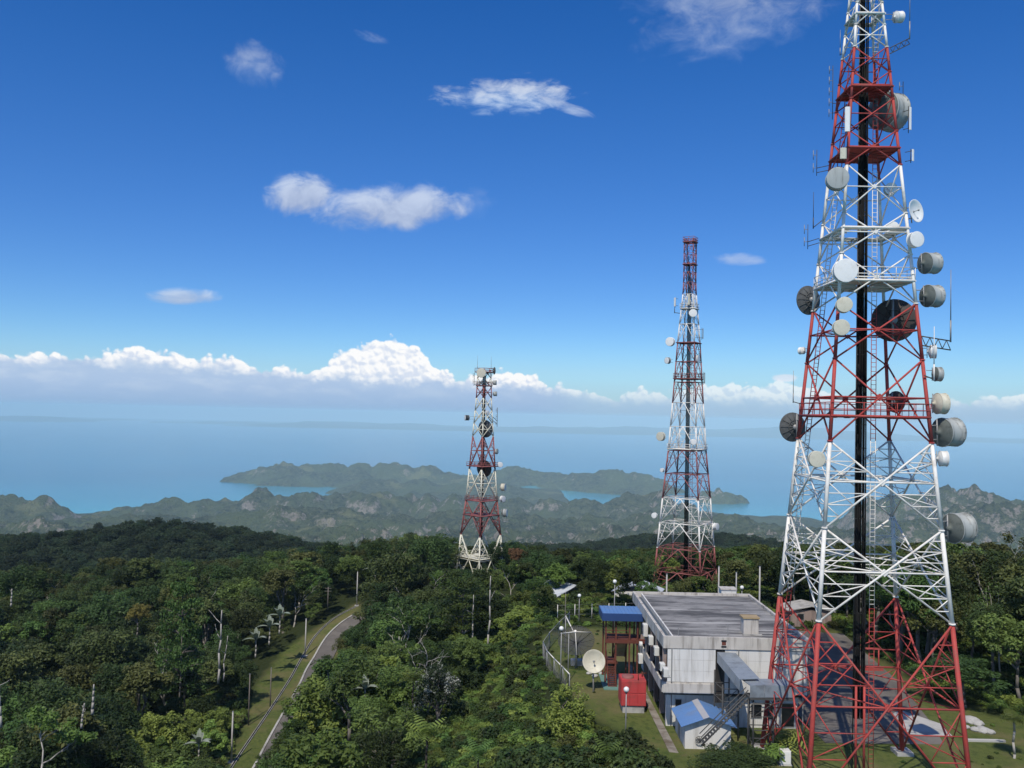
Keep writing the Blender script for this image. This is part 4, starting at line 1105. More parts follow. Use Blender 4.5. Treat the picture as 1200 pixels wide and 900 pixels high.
for (x0, x1, z0, z1) in ((16.75, 17.3, -29.0, -27.6), (24.2, 25.2, -29.2, -27.9), (25.6, 26.4, -29.3, -27.9), (27.2, 28.4, -30.0, -27.8)):
    w_ = bpart('window', M['concrete'], [(x0 - .06, x1 + .06, BY0 + .93, BY0 + .998, z0 - .06, z1 + .06)])
    bpart('pane', M['dark'], [(x0, x1, BY0 + .915, BY0 + .928, z0, z1)], w_)
for k in range(4):
    y = BY0 + 2 + k * 4.2
    w_ = bpart('window', M['redoxide'], [(BX0 + 1.03, BX0 + 1.098, y, y + 2.2, -29.9, -27.6)]); bpart('pane', M['dark'], [(BX0 + 1.015, BX0 + 1.028, y + .15, y + 2.05, -29.8, -27.8)], w_)
for x in (16.1, 22.6, 28.9): bpart('downpipe', M['steel'], [(x, x + .1, BY0 - .02, BY0 + .055, -26.6 if x < 20 else ZG, -22.42)])
bpart('conduit', M['darksteel'], [(21.4, 29.2, BY0 + .07, BY0 + .115, -26.95, -26.88)])
for k in range(3): bpart('downpipe', M['steel'], [(BX0 - .09, BX0 - .003, BY0 + 4 + k * 6.4, BY0 + 4.1 + k * 6.4, -26.7, -21.6)])
bpart('roof_kerb', M['concrete'], [(23.6, 25.5, 88.2, 88.45, -21.52, -21.38)])
bpart('roof_pipe', M['steel'], [(22.0, 22.06, 88.0, 88.06, -21.5, -20.4)])
bpart('roof_pipe', M['steel'], [(16.9, 16.96, 87.2, 87.26, -21.5, -20.6)])

t = thing('roof_hatch', 'small white box with a tan lid standing on the flat grey roof', 'roof box', (24.55, 89.4, -21.52))
bm = new(); box(bm, -.75, .75, -.6, .6, -.02, 1.55); obj('box_body', bm, M['parapet'], t)
bm = new(); box(bm, -.85, .85, -.7, .7, 1.552, 1.70); obj('lid', bm, simple('tan_lid', (0.36, 0.27, 0.15), 0.2, 1.5, 0.7, 0.3), t)
t = thing('roof_vent_box', 'low white box at the back edge of the flat grey roof', 'roof box', (27.2, 109.2, ZG))
bm = new(); box(bm, -.9, .9, -.7, .7, 0, 9.25); obj('shaft', bm, M['wallwhite'], t)
bm = new(); box(bm, -1.0, 1.0, -.8, .8, 9.252, 9.42); obj('cap', bm, M['parapet'], t)

def aircon(px, py, x, w, h, label, hang=False):
    d = ray(px, py); k = x / d[0]; loc = (x, d[1] * k, d[2] * k)
    t = thing('air_conditioner', label, 'air conditioner', loc, 0, 'outdoor air conditioners on the shaded balcony side')
    bm = new(); box(bm, -.24, .24, -w / 2, w / 2, -h / 2, h / 2); bmesh.ops.bevel(bm, geom=bm.edges[:], offset=.03, segments=1, affect='EDGES'); obj('casing', bm, M['acwhite'], t)
    bm = new(); lathe(bm, [(-.245, h * .36), (-.27, h * .36), (-.27, h * .31), (-.245, h * .31)], 18)
    for k in range(3): tube(bm, (-.262, -h * .33 * math.cos(k), -h * .33 * math.sin(k)), (-.262, h * .33 * math.cos(k), h * .33 * math.sin(k)), .012, None, 4)
    obj('fan_grille', bm, M['darksteel'], t)
    bm = new()
    for s_ in (-.3, .3): tube(bm, (-.2, s_ * w, -h / 2 - .04), (.45, s_ * w, -h / 2 - .04), .025, None, 4)
    obj('bracket', bm, M['darksteel'], t)
for px, py, w, h, lb in ((756, 738, .95, 1.3, 'tall cream air conditioner hanging highest and farthest on the balcony side'), (762.5, 750, .85, .9, 'white air conditioner second from the back on the balcony side'),
                      (769, 762.5, .85, .85, 'white air conditioner above the middle of the balcony wall'), (776, 781, .8, .7, 'white air conditioner near the front corner, upper left of its neighbour'), (780, 787.5, .8, .8, 'white air conditioner nearest the front corner on the balcony side')):
    aircon(px, py, BX0 - .22, w, h, lb)
aircon(750.5, 771.5, BX0 - .35, .8, 1.0, 'white air conditioner hung low outside the balcony, behind the red tank')
t = thing('wall_vent', 'round white vent drum on the outer balcony wall', 'vent', (BX0 - .2, P(753, 757, 99).y, P(753, 757, 99).z + .2))
bm = new(); lathe(bm, [(-.22, .001), (-.22, .3), (.1, .3)], 16); obj('vent_drum', bm, M['acwhite'], t)
bm = new(); lathe(bm, [(-.224, .2), (-.25, .2), (-.25, .16), (-.224, .16)], 14); obj('vent_ring', bm, M['steel'], t)

# ------------------------------------------------------------------ red steel stair tower with a blue roof
SX0, SX1, SY0, SY1 = 11.3, 14.9, 100.6, 103.4
st_ = thing('stair_tower', 'open red steel stair tower with a flat blue roof, left of the station building', 'stair', (SX0, SY0, ZG))
def spart(name, mat, tubes=(), boxes=(), par=None):
    bm = new()
    for a, b2, r in tubes: tube(bm, Vector(a) - Vector((SX0, SY0, ZG)), Vector(b2) - Vector((SX0, SY0, ZG)), r, None, 4)
    for q in boxes: box(bm, q[0] - SX0, q[1] - SX0, q[2] - SY0, q[3] - SY0, q[4] - ZG, q[5] - ZG)
    return obj(name, bm, mat, par or st_)
for x in (SX0, SX0 + 1.15, SX1 - .9, SX1):
    for y in (SY0, SY1): spart('post', M['redoxide'], boxes=[(x - .085, x + .085, y - .085, y + .085, ZG - .2, -23.05)])
for z in (-25.3, -27.9):
    spart('landing', M['redoxide'], boxes=[(SX0 + .15, SX1 + (.9 if z > -26 else -2.2), SY0 + .14, SY1 - .14, z - .15, z)])
for z in (-25.3,):
    for h in (.35, .7, 1.05):
        spart('handrail', M['redoxide'], [((SX0, SY0 - .02, z + h), (SX0 + 1.15, SY0 - .02, z + h), .04), ((SX0 + 1.15, SY0 - .02, z + h), (SX1 - .9, SY0 - .02, z + h), .035), ((SX0, SY0, z + h), (SX0, SY1, z + h), .04)])
    spart('edge_beam', M['redoxide'], boxes=[(SX0 - .1, SX1 + .8, SY0 - .21, SY0 - .14, z - .35, z + .02)])
for k in range(14):                                    # flight from the ground up to the lower landing, then on to the upper one
    spart('tread', M['redoxide'], boxes=[(SX0 + .25, SX0 + 1.05, SY0 - 1.6 + k * .2, SY0 - 1.33 + k * .2, ZG + .18 * k + .1, ZG + .18 * k + .15)])
for x in (SX0 + .22, SX0 + 1.1):
    spart('stringer', M['redoxide'], [((x, SY0 - 1.6, ZG + .05), (x, SY0 + 1.2, -27.75), .08), ((x, SY0 - 1.6, ZG + 1.0), (x, SY0 + 1.2, -26.8), .035)])
for k in range(13):
    spart('tread', M['redoxide'], boxes=[(SX0 + 1.3, SX0 + 2.5, SY1 - .4 - k * .19, SY1 - .15 - k * .19, -27.8 + .19 * k, -27.75 + .19 * k)])
for x in (SX0 + 1.27, SX0 + 2.53):
    spart('stringer', M['redoxide'], [((x, SY1 - .2, -27.85), (x, SY0 + .3, -25.3), .09)])
spart('roof', M['blueroof'], boxes=[(SX0 - .45, SX1 + .5, SY0 - .6, SY1 + .5, -22.35, -22.2)])
bm = new()
for k in range(11):
    x = -.4 + k * .43; box(bm, x, x + .05, -.55, SY1 - SY0 + .45, -22.2 - ZG, -22.15 - ZG)
obj('roof_ribs', bm, M['blueroof'], st_)
spart('fascia', M['darkblue'], boxes=[(SX0 - .5, SX1 + .55, SY0 - .68, SY0 - .603, -23.05, -22.22), (SX0 - .52, SX0 - .453, SY0 - .6, SY1 + .5, -23.05, -22.22), (SX1 + .503, SX1 + .57, SY0 - .6, SY1 + .5, -23.05, -22.22)])
spart('base_slab', simple('green_painted_slab', (0.13, 0.24, 0.20), 0.2, 1.0, 0.8, 0.2, dirt=(0.22, 0.22, 0.2), dirt_amt=.5), boxes=[(SX0 - .4, SX1 + .3, SY0 - 2.6, SY1 + .4, ZG - .1, ZG + .1)])

# ------------------------------------------------------------------ red sectional water tank
t = thing('water_tank', 'red panelled steel tank on a concrete plinth beside the building', 'tank', (11.9, 90.6, ZG))
bm = new(); box(bm, .15, 2.35, .1, 2.3, -.2, .72); obj('plinth', bm, M['concrete'], t)
bm = new(); box(bm, 0, 2.5, 0, 2.4, .72, 3.3); body = obj('tank_body', bm, M['tankred'], t)
for i in range(3):
    for j in range(2):
        for face in (0, 1):
            bm = new()
            if face == 0: box(bm, .03 + i * .825, .03 + i * .825 + .79, -.05, .003, .76 + j * 1.27, .76 + j * 1.27 + 1.22)
            else: box(bm, -.05, .003, .03 + i * .79, .03 + i * .79 + .76, .76 + j * 1.27, .76 + j * 1.27 + 1.22)
            bmesh.ops.bevel(bm, geom=bm.edges[:], offset=.025, segments=1, affect='EDGES')
            obj('tank_panel', bm, M['tankred'], t)
bm = new(); lathe(bm, [(3.29, .62), (3.5, .62), (3.56, .45), (3.58, .001)], 20, 'Z')
for v_ in bm.verts: v_.co.x += .75; v_.co.y += 1.1
obj('manhole_cover', bm, simple('faded_red_lid', (0.26, 0.10, 0.09), .2, 1.2, .6), t)
bm = new(); tube(bm, (1.7, .2, 3.3), (1.7, .2, 3.95), .05); tube(bm, (1.7, .2, 3.95), (2.6, .5, 3.95), .05); tube(bm, (2.3, 1.5, 3.3), (2.3, 1.5, 3.8), .07); obj('pipe', bm, M['redoxide'], t)
t = thing('brown_crate', 'brown rusty box behind the red tank under the balcony', 'box', (13.0, 93.2, ZG))
bm = new(); box(bm, 0, 1.6, 0, 1.6, 0, 1.7); obj('box_body', bm, M['redoxide'], t)
bm = new(); box(bm, -.06, 1.66, -.06, 1.66, 1.702, 1.8); obj('lid', bm, M['pinkwall'], t)

# ------------------------------------------------------------------ blue-roofed shed in front of the building
t = thing('blue_roofed_shed', 'small white shed with a blue gable roof and a grey ridge strip', 'shed', (16.4, 81.2, ZG))
W_, L_, E_, RG = 4.5, 4.8, 2.15, 3.0
bm = new(); box(bm, .15, W_ - .15, .12, L_, -.2, E_ - .02)
f0 = [bm.verts.new(p) for p in ((.15, .12, E_ - .02), (W_ - .15, .12, E_ - .02), (W_ / 2, .12, RG - .12))]; f1 = [bm.verts.new(p) for p in ((.15, L_, E_ - .02), (W_ - .15, L_, E_ - .02), (W_ / 2, L_, RG - .12))]
bm.faces.new(f0); bm.faces.new(f1[::-1]); bm.faces.new((f0[0], f0[2], f1[2], f1[0])); bm.faces.new((f0[2], f0[1], f1[1], f1[2]))
obj('wall', bm, M['wallwhite'], t)
for s_ in (0, 1):
    e = -.3 if s_ == 0 else W_ + .3; k_ = .62
    n_ = 6
    for i in range(n_):
        y0 = -.35 + i * (L_ + .3) / n_; y1 = -.35 + (i + 1) * (L_ + .3) / n_ - .015
        zE = E_ - .1 + .05
        bm = new(); hexa(bm, [(e, y0, zE), (e, y1, zE), (W_ / 2, y1, RG), (W_ / 2, y0, RG), (e, y0, zE + .05), (e, y1, zE + .05), (W_ / 2, y1, RG + .05), (W_ / 2, y0, RG + .05)])
        bmesh.ops.recalc_face_normals(bm, faces=bm.faces); obj('roof_sheet', bm, M['blueroof'], t)
bm = new()
sl = (RG - (E_ - .05)) / (W_ / 2 + .3)
hexa(bm, [(W_ / 2 - .55, -.37, RG - .55 * sl + .055), (W_ / 2 - .55, L_ - .03, RG - .55 * sl + .055), (W_ / 2, L_ - .03, RG + .055), (W_ / 2, -.37, RG + .055), (W_ / 2 - .55, -.37, RG - .55 * sl + .09), (W_ / 2 - .55, L_ - .03, RG - .55 * sl + .09), (W_ / 2, L_ - .03, RG + .10), (W_ / 2, -.37, RG + .10)])
bmesh.ops.recalc_face_normals(bm, faces=bm.faces)
obj('ridge_strip', bm, simple('weathered_ridge_sheet', (.36, .36, .38), .15, 1, .5, .4), t)
bm = new()
for k in range(5): box(bm, .09, .148, 1.2, 2.2, .7 + k * .2, .82 + k * .2)
obj('louvre', bm, M['acwhite'], t)
bm = new(); box(bm, .085, .147, 2.5, 3.3, 0.05, 1.95); obj('door', bm, M['steel'], t)
t = thing('pipe_cross', 'small dark valve wheel fixed to the front of the blue-roofed shed', 'valve', (17.8, 81.1, ZG + .9))
bm = new()
for k in range(4): a_ = k * math.pi / 4; tube(bm, (.32 * math.cos(a_), 0, .32 * math.sin(a_)), (-.32 * math.cos(a_), 0, -.32 * math.sin(a_)), .03, None, 4)
obj('spokes', bm, M['darksteel'], t)
bm = new(); lathe(bm, [(-.03, .35), (.03, .35), (.03, .30), (-.03, .30), (-.03, .35)], 18)
for v_ in bm.verts: v_.co = Vector((v_.co.y, v_.co.x, v_.co.z))
obj('rim', bm, M['steel'], t)

# ------------------------------------------------------------------ covered cable bridge from the building to the nearest tower
t = thing('cable_bridge', 'zinc-covered sloping cable bridge on a trestle between building and nearest tower', 'cable bridge', (22, 80, ZG))
o_ = Vector((22, 80, ZG))
def slab(a0, a1, b0_, b1_, th, name, mat, par):
    """sheet between edge a0-a1 and edge b0-b1 with thickness th downwards"""
    bm = new(); d = Vector((0, 0, -th)); q = [Vector(a0) - o_, Vector(a1) - o_, Vector(b1_) - o_, Vector(b0_) - o_]
    hexa(bm, [p + d for p in q] + q); bmesh.ops.recalc_face_normals(bm, faces=bm.faces); return obj(name, bm, mat, par)
A0, A1 = P(841, 764, 86.1), P(862, 765, 86.1)
B0 = P(867, 796, 80.2); B1 = P(890, 795, 80.2)
N1 = 5
for i in range(N1):
    a, b2 = i / N1, (i + 1) / N1 - .006
    slab(A0.lerp(B0, a), A1.lerp(B1, a), A0.lerp(B0, b2), A1.lerp(B1, b2), .06, 'cover_sheet', M['greysheet'], t)
    dn = Vector((0, 0, -1.0)); L0 = A0.lerp(B0, a); L1 = A0.lerp(B0, b2)
    bm = new(); q = [L0 - o_, L1 - o_, L1 - o_ + dn, L0 - o_ + dn]; ox = Vector((-.05, 0, 0)); hexa(bm, [p + ox for p in q] + q); bmesh.ops.recalc_face_normals(bm, faces=bm.faces); obj('side_sheet', bm, M['greysheet'], t)
C0, C1 = P(879, 803, 79.4), P(929.5, 803, 79.4)
Dp = Vector((-.4, 1.5, .12))
for i in range(3):
    a, b2 = i / 3, (i + 1) / 3 - .006
    slab(C0.lerp(C1, a), C0.lerp(C1, b2), C0.lerp(C1, a) + Dp, C0.lerp(C1, b2) + Dp, .06, 'cover_sheet', M['greysheet'], t)
    bm = new(); dn = Vector((0, 0, -1.08)); q = [C0.lerp(C1, a) - o_, C0.lerp(C1, b2) - o_, C0.lerp(C1, b2) - o_ + dn, C0.lerp(C1, a) - o_ + dn]; oy = Vector((0, -.05, 0)); hexa(bm, [p + oy for p in q] + q); bmesh.ops.recalc_face_normals(bm, faces=bm.faces)
    obj('side_sheet', bm, M['gutter'] if i < 0 else M['greysheet'], t)
bm = new(); box(bm, C0.x - 22, C1.x - 22, C0.y - 80 - .06, C0.y - 80 + 1.5, C0.z - ZG - 1.28, C0.z - ZG - 1.12); obj('tray', bm, M['darksteel'], t)
zt = C0.z - 1.2
for x, y in ((22.3, 79.6), (22.3, 81.0), (24.1, 79.6), (24.1, 81.0), (20.5, 83.6), (22.0, 83.6), (20.2, 85.6), (21.6, 85.6)):
    bm = new(); tube(bm, (x - 22, y - 80, -.3), (x - 22, y - 80, (zt if y < 82 else -25.0 if y < 84.5 else -24.2) - ZG), .075, None, 4); obj('post', bm, M['darksteel'], t)
for z in (1.2, 2.4, 3.6, 4.8):
    for a, b2 in (((22.3, 79.6), (24.1, 79.6)), ((22.3, 81.0), (24.1, 81.0)), ((22.3, 79.6), (22.3, 81.0)), ((24.1, 79.6), (24.1, 81.0)), ((20.5, 83.6), (22.0, 83.6)), ((20.2, 85.6), (21.6, 85.6)), ((20.5, 83.6), (20.2, 85.6))):
        bm = new(); tube(bm, (a[0] - 22, a[1] - 80, z), (b2[0] - 22, b2[1] - 80, z), .045, None, 4); obj('rail', bm, M['darksteel'], t)
for z in (1.2, 3.6):
    for a, b2 in (((22.3, 79.6), (24.1, 79.6)), ((20.5, 83.6), (22.0, 83.6))):
        bm = new(); tube(bm, (a[0] - 22, a[1] - 80, z), (b2[0] - 22, b2[1] - 80, z + 1.2), .035, None, 4); obj('cross_brace', bm, M['darksteel'], t)
S0, S1 = P(877, 814, 78.6), P(822, 869, 78.2)
t = thing('steep_steel_stair', 'long steep steel stair slanting down from the cable bridge past the blue shed', 'stair', S1)
for dy, dz in ((0, 0), (0, .75), (.8, 0), (.8, .75)):
    bm = new(); tube(bm, Vector((0, dy, dz - .35)), S0 - S1 + Vector((0, dy, dz - .35)), .09 if dz == 0 else .05, None, 4); obj('stringer' if dz == 0 else 'handrail', bm, M['darksteel'], t)
for k in range(1, 17):
    q = (S0 - S1) * (k / 17); bm = new(); box(bm, q.x - .12, q.x + .12, .05, .75, q.z - .38, q.z - .34); obj('tread', bm, M['darksteel'], t)
bm = new(); q = S0 - S1; tube(bm, (q.x, .4, q.z - .4), (q.x, .4, ZG - S1.z), .07, None, 4); obj('support_post', bm, M['darksteel'], t)
t = thing('equipment_cabinet', 'white equipment cabinet at the foot of the cable bridge trestle, beside the dark round bush', 'cabinet', (24.2, 77.9, ZG))
bm = new(); box(bm, 0, 1.0, 0, .8, 0, 1.25); bmesh.ops.bevel(bm, geom=bm.edges[:], offset=.04, segments=1, affect='EDGES'); obj('cabinet_body', bm, M['acwhite'], t)
bm = new(); box(bm, .08, .92, -.03, .02, .12, 1.15); obj('door', bm, M['radome'], t)
bm = new(); box(bm, -.1, 1.1, -.1, .9, -.2, .03); obj('plinth', bm, M['concrete'], t)

# ------------------------------------------------------------------ ground dishes
dz_ = P(696, 775, 97.5)
t = dish('round cream satellite dish on a short pole on the lawn, facing the viewer', dz_, 1.22, 180, 'radome_cream', 'radome_cream', 14, .15, None, 'satellite dish', 'satellite_dish', True)
bm = new(); tube(bm, (-.9, 0, -.2), (-.9 + .2, 0, dz_.z - ZG - (dz_.z - ZG) * 2), .1, None, 8); o = obj('pole', bm, M['steel'], t)
zm = P(675.5, 753, 106)
t = thing('mesh_dish', 'large dark mesh satellite dish tilted skyward on the lawn, with a tripod feed', 'satellite dish', (zm.x, zm.y, ZG))
t_r = 2.15; tilt = Matrix.Rotation(R(180 - 90), 4, 'Z') @ Matrix.Rotation(R(0), 4, 'Y')
ax = Vector((-.12, -.60, .80)).normalized(); u_ = ax.orthogonal().normalized(); u_ = Vector((1, 0, 0)) - ax * ax.x; u_.normalize(); w_ = ax.cross(u_)
cen = Vector((0, 0, zm.z - ZG))
def dp(q, th): return cen + ax * (q * q * .55 - .1) * t_r * .45 + (u_ * math.cos(th) + w_ * math.sin(th)) * q * t_r
bm = new(); ns = 48; qs = [.04] + [k / 15 for k in range(1, 16)]
rg = [[bm.verts.new(dp(q, 2 * math.pi * k / ns)) for k in range(ns)] for q in qs]
for i in range(len(qs) - 1):
    for k in range(ns): bm.faces.new((rg[i][k], rg[i][(k + 1) % ns], rg[i + 1][(k + 1) % ns], rg[i + 1][k]))
bm.normal_update(); old = bm.faces[:]
bmesh.ops.inset_individual(bm, faces=old, thickness=.052)
bmesh.ops.delete(bm, geom=old, context='FACES_ONLY')
mesh_m = simple('dark_wire_mesh', (0.045, 0.047, 0.047), .25, 3.0, .6, .3)
obj('mesh_reflector', bm, mesh_m, t)
for k in range(12):
    th = 2 * math.pi * k / 12; bm = new()
    poly_tube(bm, [dp(q, th) + ax * .03 for q in (.05, .4, .7, 1.0)], .025, 4); obj('rib', bm, M['darksteel'], t)
bm = new(); poly_tube(bm, [dp(1, 2 * math.pi * k / 24) for k in range(25)], .035, 4); obj('rim', bm, M['darksteel'], t)
ap = cen + ax * 2.0
for k in range(3):
    bm = new(); tube(bm, dp(1, 2 * math.pi * k / 3 + .5), ap, .045, None, 5); obj('feed_strut', bm, M['white'], t)
bm = new(); tube(bm, ap - ax * .25, ap + ax * .15, .14, None, 10); obj('feed', bm, M['white'], t)
bm = new(); tube(bm, (0, .2, -.2), cen - ax * .3 + Vector((0, 0, 0)), .14, None, 8); obj('pole', bm, M['steel'], t)
gb = G(678, 779, ZG)
t = thing('concrete_block', 'pale concrete block with a bent pipe frame on the lawn between the two dishes', 'concrete block', (gb.x, gb.y, ZG))
bm = new(); box(bm, -.95, .95, -.5, .5, -.2, .65); bmesh.ops.bevel(bm, geom=bm.edges[:], offset=.04, segments=1, affect='EDGES'); obj('block', bm, M['paleconc'], t)
for a, b2 in (((-.3, 0, .6), (.05, 0, 1.9)), ((.05, 0, 1.9), (.45, 0, .6))):
    bm = new(); tube(bm, a, b2, .05, None, 5); obj('pipe', bm, M['steel'], t)
a_, b_ = P(663, 722, 111), P(673, 742, 108)
t = thing('boom_antenna', 'long white slanting boom beside the mesh dish at the fence', 'antenna', (a_.x, a_.y, ZG))
bm = new(); tube(bm, Vector((0, 0, a_.z - ZG)), Vector((b_.x - a_.x, b_.y - a_.y, b_.z - ZG)), .07, None, 5); obj('boom', bm, M['white'], t)
bm = new(); tube(bm, (0, 0, -.2), (0, 0, a_.z - ZG + .1), .06, None, 5); obj('post', bm, M['steel'], t)

# ------------------------------------------------------------------ fence at the lawn edge
t = thing('wire_fence', 'curving post and rail wire fence along the left edge of the lawn', 'fence', (5.0, 108, ZG))
fp = [(9.0, 127), (7.2, 121), (5.6, 115), (4.6, 110.5), (4.9, 106.5), (5.6, 103), (6.4, 99.5), (7.0, 96.8)]
fp3 = [Vector((x - 5.0, y - 108, max(gz(x, y), ZG - .6) - ZG)) for x, y in fp]
for i, p in enumerate(fp3):
    bm = new(); tube(bm, p - Vector((0, 0, .4)), p + Vector((0, 0, 2.1)), .055, None, 5); obj('post', bm, M['steel'], t)
for i in range(len(fp3) - 1):
    bm = new(); tube(bm, fp3[i] + Vector((0, 0, 2.0)), fp3[i + 1] + Vector((0, 0, 2.0)), .06 if i > 2 else .045, None, 5); obj('top_rail', bm, M['white'] if i > 3 else M['steel'], t)
bm = new()
for i in range(len(fp3) - 1):
    a, b2 = fp3[i], fp3[i + 1]; n_ = max(3, int((b2 - a).length / .35)); H_ = 1.9
    for k in range(n_):
        q = a.lerp(b2, k / n_); q2 = a.lerp(b2, min(1, (k + 5) / n_)); q3 = a.lerp(b2, max(0, (k - 5) / n_))
        tube(bm, q + Vector((0, 0, .05)), q2 + Vector((0, 0, H_)), .011, None, 3, cap=False); tube(bm, q + Vector((0, 0, .05)), q3 + Vector((0, 0, H_)), .011, None, 3, cap=False)
obj('chain_link', bm, M['steel'], t)['kind'] = 'stuff'
t = thing('mesh_fence', 'far wire fence on slim posts behind the lawn, in front of the trees', 'fence', (10, 131, ZG))
for i in range(8):
    x = -2.5 + i * 2.6; bm = new(); z = gz(10 + x, 131 + i * .6) - ZG; tube(bm, (x, i * .6, z - .3), (x, i * .6, z + 2.2), .05, None, 4); obj('post', bm, M['white'], t)
    if i:
        for h in (.7, 1.4, 2.1): bm = new(); tube(bm, (x - 2.6, (i - 1) * .6, h), (x, i * .6, h), .015, None, 3); obj('wire', bm, M['steel'], t)

# ------------------------------------------------------------------ lamps, poles
def globe_lamp(base, top_z, label, r=.26):
    t = thing('globe_lamp', label, 'lamp post', base, 0, 'globe lamps round the compound')
    h = top_z - base[2]
    bm = new(); tube(bm, (0, 0, -.3), (0, 0, h - r), .07, .05, 8); obj('post', bm, M['steel'], t)
    bm = new(); tube(bm, (0, 0, h - r - .08), (0, 0, h - r * .75), .12, .15, 8); obj('collar', bm, M['darksteel'], t)
    bm = new(); bmesh.ops.create_uvsphere(bm, u_segments=16, v_segments=10, radius=r)
    for v_ in bm.verts: v_.co.z += h
    obj('globe', bm, M['radome'], t, True)
def lamp_at(gx, gy, bx, by, label, base=None):
    b2 = base or G(bx, by, ZG); q = P(gx, gy, b2.y); globe_lamp((q.x, b2.y, ZG), q.z, label)
lamp_at(658, 736.5, 658, 805, 'white globe lamp post standing at the fence, left of the dark mesh dish')
lamp_at(679, 698, 679, 733, 'white globe lamp post at the back of the lawn, above the mesh dish')
lamp_at(720.5, 681.5, 0, 0, 'white globe lamp post rising behind the blue stair roof', Vector((14, 116, ZG)))
lamp_at(734, 808, 734, 868, 'white globe lamp post on the lawn in front of the red tank')
lamp_at(869.5, 688.5, 0, 0, 'white globe lamp just showing over the back edge of the flat roof', Vector((30, 117, ZG)))
def pole(foot, top, r0, r1, mat, label, cat='pole', cross=False, name='pole', group=None, blk=True):
    t = thing(name, label, cat, foot, 0, group)
    h = top - foot[2]
    bm = new(); tube(bm, (0, 0, -.4), (0, 0, h), r0, r1, 8); obj('shaft', bm, M[mat], t)
    if blk: bm = new(); box(bm, -.5, .5, -.5, .5, -.3, .18); obj('footing', bm, M['concrete'], t)
    if cross:
        for z in (h - .3, h - 1.0): bm = new(); tube(bm, (-.8, 0, z), (.8, 0, z), .06, None, 4); obj('crossarm', bm, M[mat], t)
    else: bm = new(); tube(bm, (0, 0, h), (0, 0, h + .06), r1 * 1.3, None, 8); obj('cap', bm, M['steel'], t)
    return t
def pole_at(bx, by, ty, Y, *a, **k):
    q = P(bx, by, Y); z = q.z if 'z' not in k else k.pop('z'); tz = P(bx + k.pop('dx', 0), ty, Y).z
    return pole((q.x, Y, z), tz, *a, **k)
pole_at(271, 894, 834, G_road(271, 894).y, .16, .11, 'paleconc', 'pale concrete pole on the grass verge, nearest of the three beside the road', name='utility_pole')
pole_at(357.5, 769, 725, G_road(357, 769).y, .17, .12, 'paleconc', 'pale concrete pole on the grass verge, middle one of three beside the road', name='utility_pole')
pole_at(418, 710, 670, G_road(418, 710).y, .17, .12, 'paleconc', 'pale concrete pole farthest along the grassy road verge, near the bend', name='utility_pole')
pole_at(291, 850, 790, G_road(291, 850).y, .12, .09, 'timber', 'brown wooden pole at the left edge of the grass verge, nearer one', name='wooden_pole', blk=False)
pole_at(316.5, 828, 783, G_road(316, 828).y, .12, .09, 'timber', 'brown wooden pole standing in the grass by the drain', name='wooden_pole', blk=False)
pole_at(384, 712, 688, 215, .12, .1, 'timber', 'crossarm power pole among the trees above the road verge', name='power_pole', cross=True, blk=False)
pole_at(665.5, 800, 743, G(665.5, 800, ZG).y, .055, .045, 'steel', 'thin plain grey pole on the lawn just right of the fence lamp', blk=False)
pole_at(662, 740, 695, 112, .05, .04, 'timber', 'thin dark pole at the back corner of the lawn fence', blk=False)
for px, ty, Y, mt, lb in ((842.5, 664, 128, 'paleconc', 'tall white pole behind the back edge of the flat roof, right of the middle tower'), (863, 671, 128, 'steel', 'slim grey pole behind the flat roof, second from the right'), (890.5, 664, 122, 'paleconc', 'tall pale leaning pole behind the right rear corner of the flat roof'), (781.5, 673, 124, 'paleconc', 'short thick pale pole behind the flat roof, under the middle tower')):
    q = P(px, ty, Y); pole((q.x, Y, gz(q.x, Y)), q.z, .13, .10, mt, lb, blk=False)
q = P(690, 860, 80)

# ------------------------------------------------------------------ small things round the nearest tower and the forest edge
g_ = G(1021, 785, ZG)
t = thing('red_gantry', 'small red steel goal-like gantry on a red plinth beside the driveway', 'gantry', (g_.x, g_.y, ZG))
for x in (-.9, .9): bm = new(); tube(bm, (x, 0, -.1), (x, 0, 2.6), .09, None, 5); obj('post', bm, M['red'], t)
bm = new(); tube(bm, (-1, 0, 2.6), (1, 0, 2.6), .09, None, 5); obj('crossbar', bm, M['red'], t)
bm = new(); box(bm, -1.3, 1.3, -.5, .5, -.1, .35); obj('plinth', bm, M['red'], t)
def hut(loc, w, d, h, rh, wall, rmat, label, name='hut', cat='hut', rz=0.0):
    t = thing(name, label, cat, loc, rz)
    bm = new(); box(bm, -w / 2, w / 2, -d / 2, d / 2, -1.5, h); obj('wall', bm, M[wall], t)
    bm = new()
    for s_ in (-1, 1):
        q = [(s_ * (w / 2 + .5), -d / 2 - .4, h - .15), (s_ * (w / 2 + .5), d / 2 + .4, h - .15), (0, d / 2 + .4, h + rh), (0, -d / 2 - .4, h + rh)]
        hexa(bm, q + [(x, y, z + .1) for x, y, z in q])
    bmesh.ops.recalc_face_normals(bm, faces=bm.faces)
    r_ = obj('roof', bm, M[rmat], t)
    for x in (-w * .25, w * .2):
        bm = new(); box(bm, x - .5, x + .5, -d / 2 - .05, -d / 2 + .01, h * .4, h * .8); wd = obj('window', bm, M['steel'], t)
        bm = new(); box(bm, x - .42, x + .42, -d / 2 - .065, -d / 2 - .052, h * .43, h * .77); obj('pane', bm, M['dark'], wd)
    return t
q = P(945, 712, 132); hut((q.x, 132, gz(q.x, 132)), 6.0, 4, 2.4, .6, 'pinkwall', 'concrete', 'low pinkish hut among bushes seen between building and nearest tower')
M['zinc'] = simple('bright_zinc_roof', (0.62, 0.66, 0.70), .12, .5, .4, .5, .1, dirt=(.3, .33, .36), dirt_amt=.5, dscale=.4)
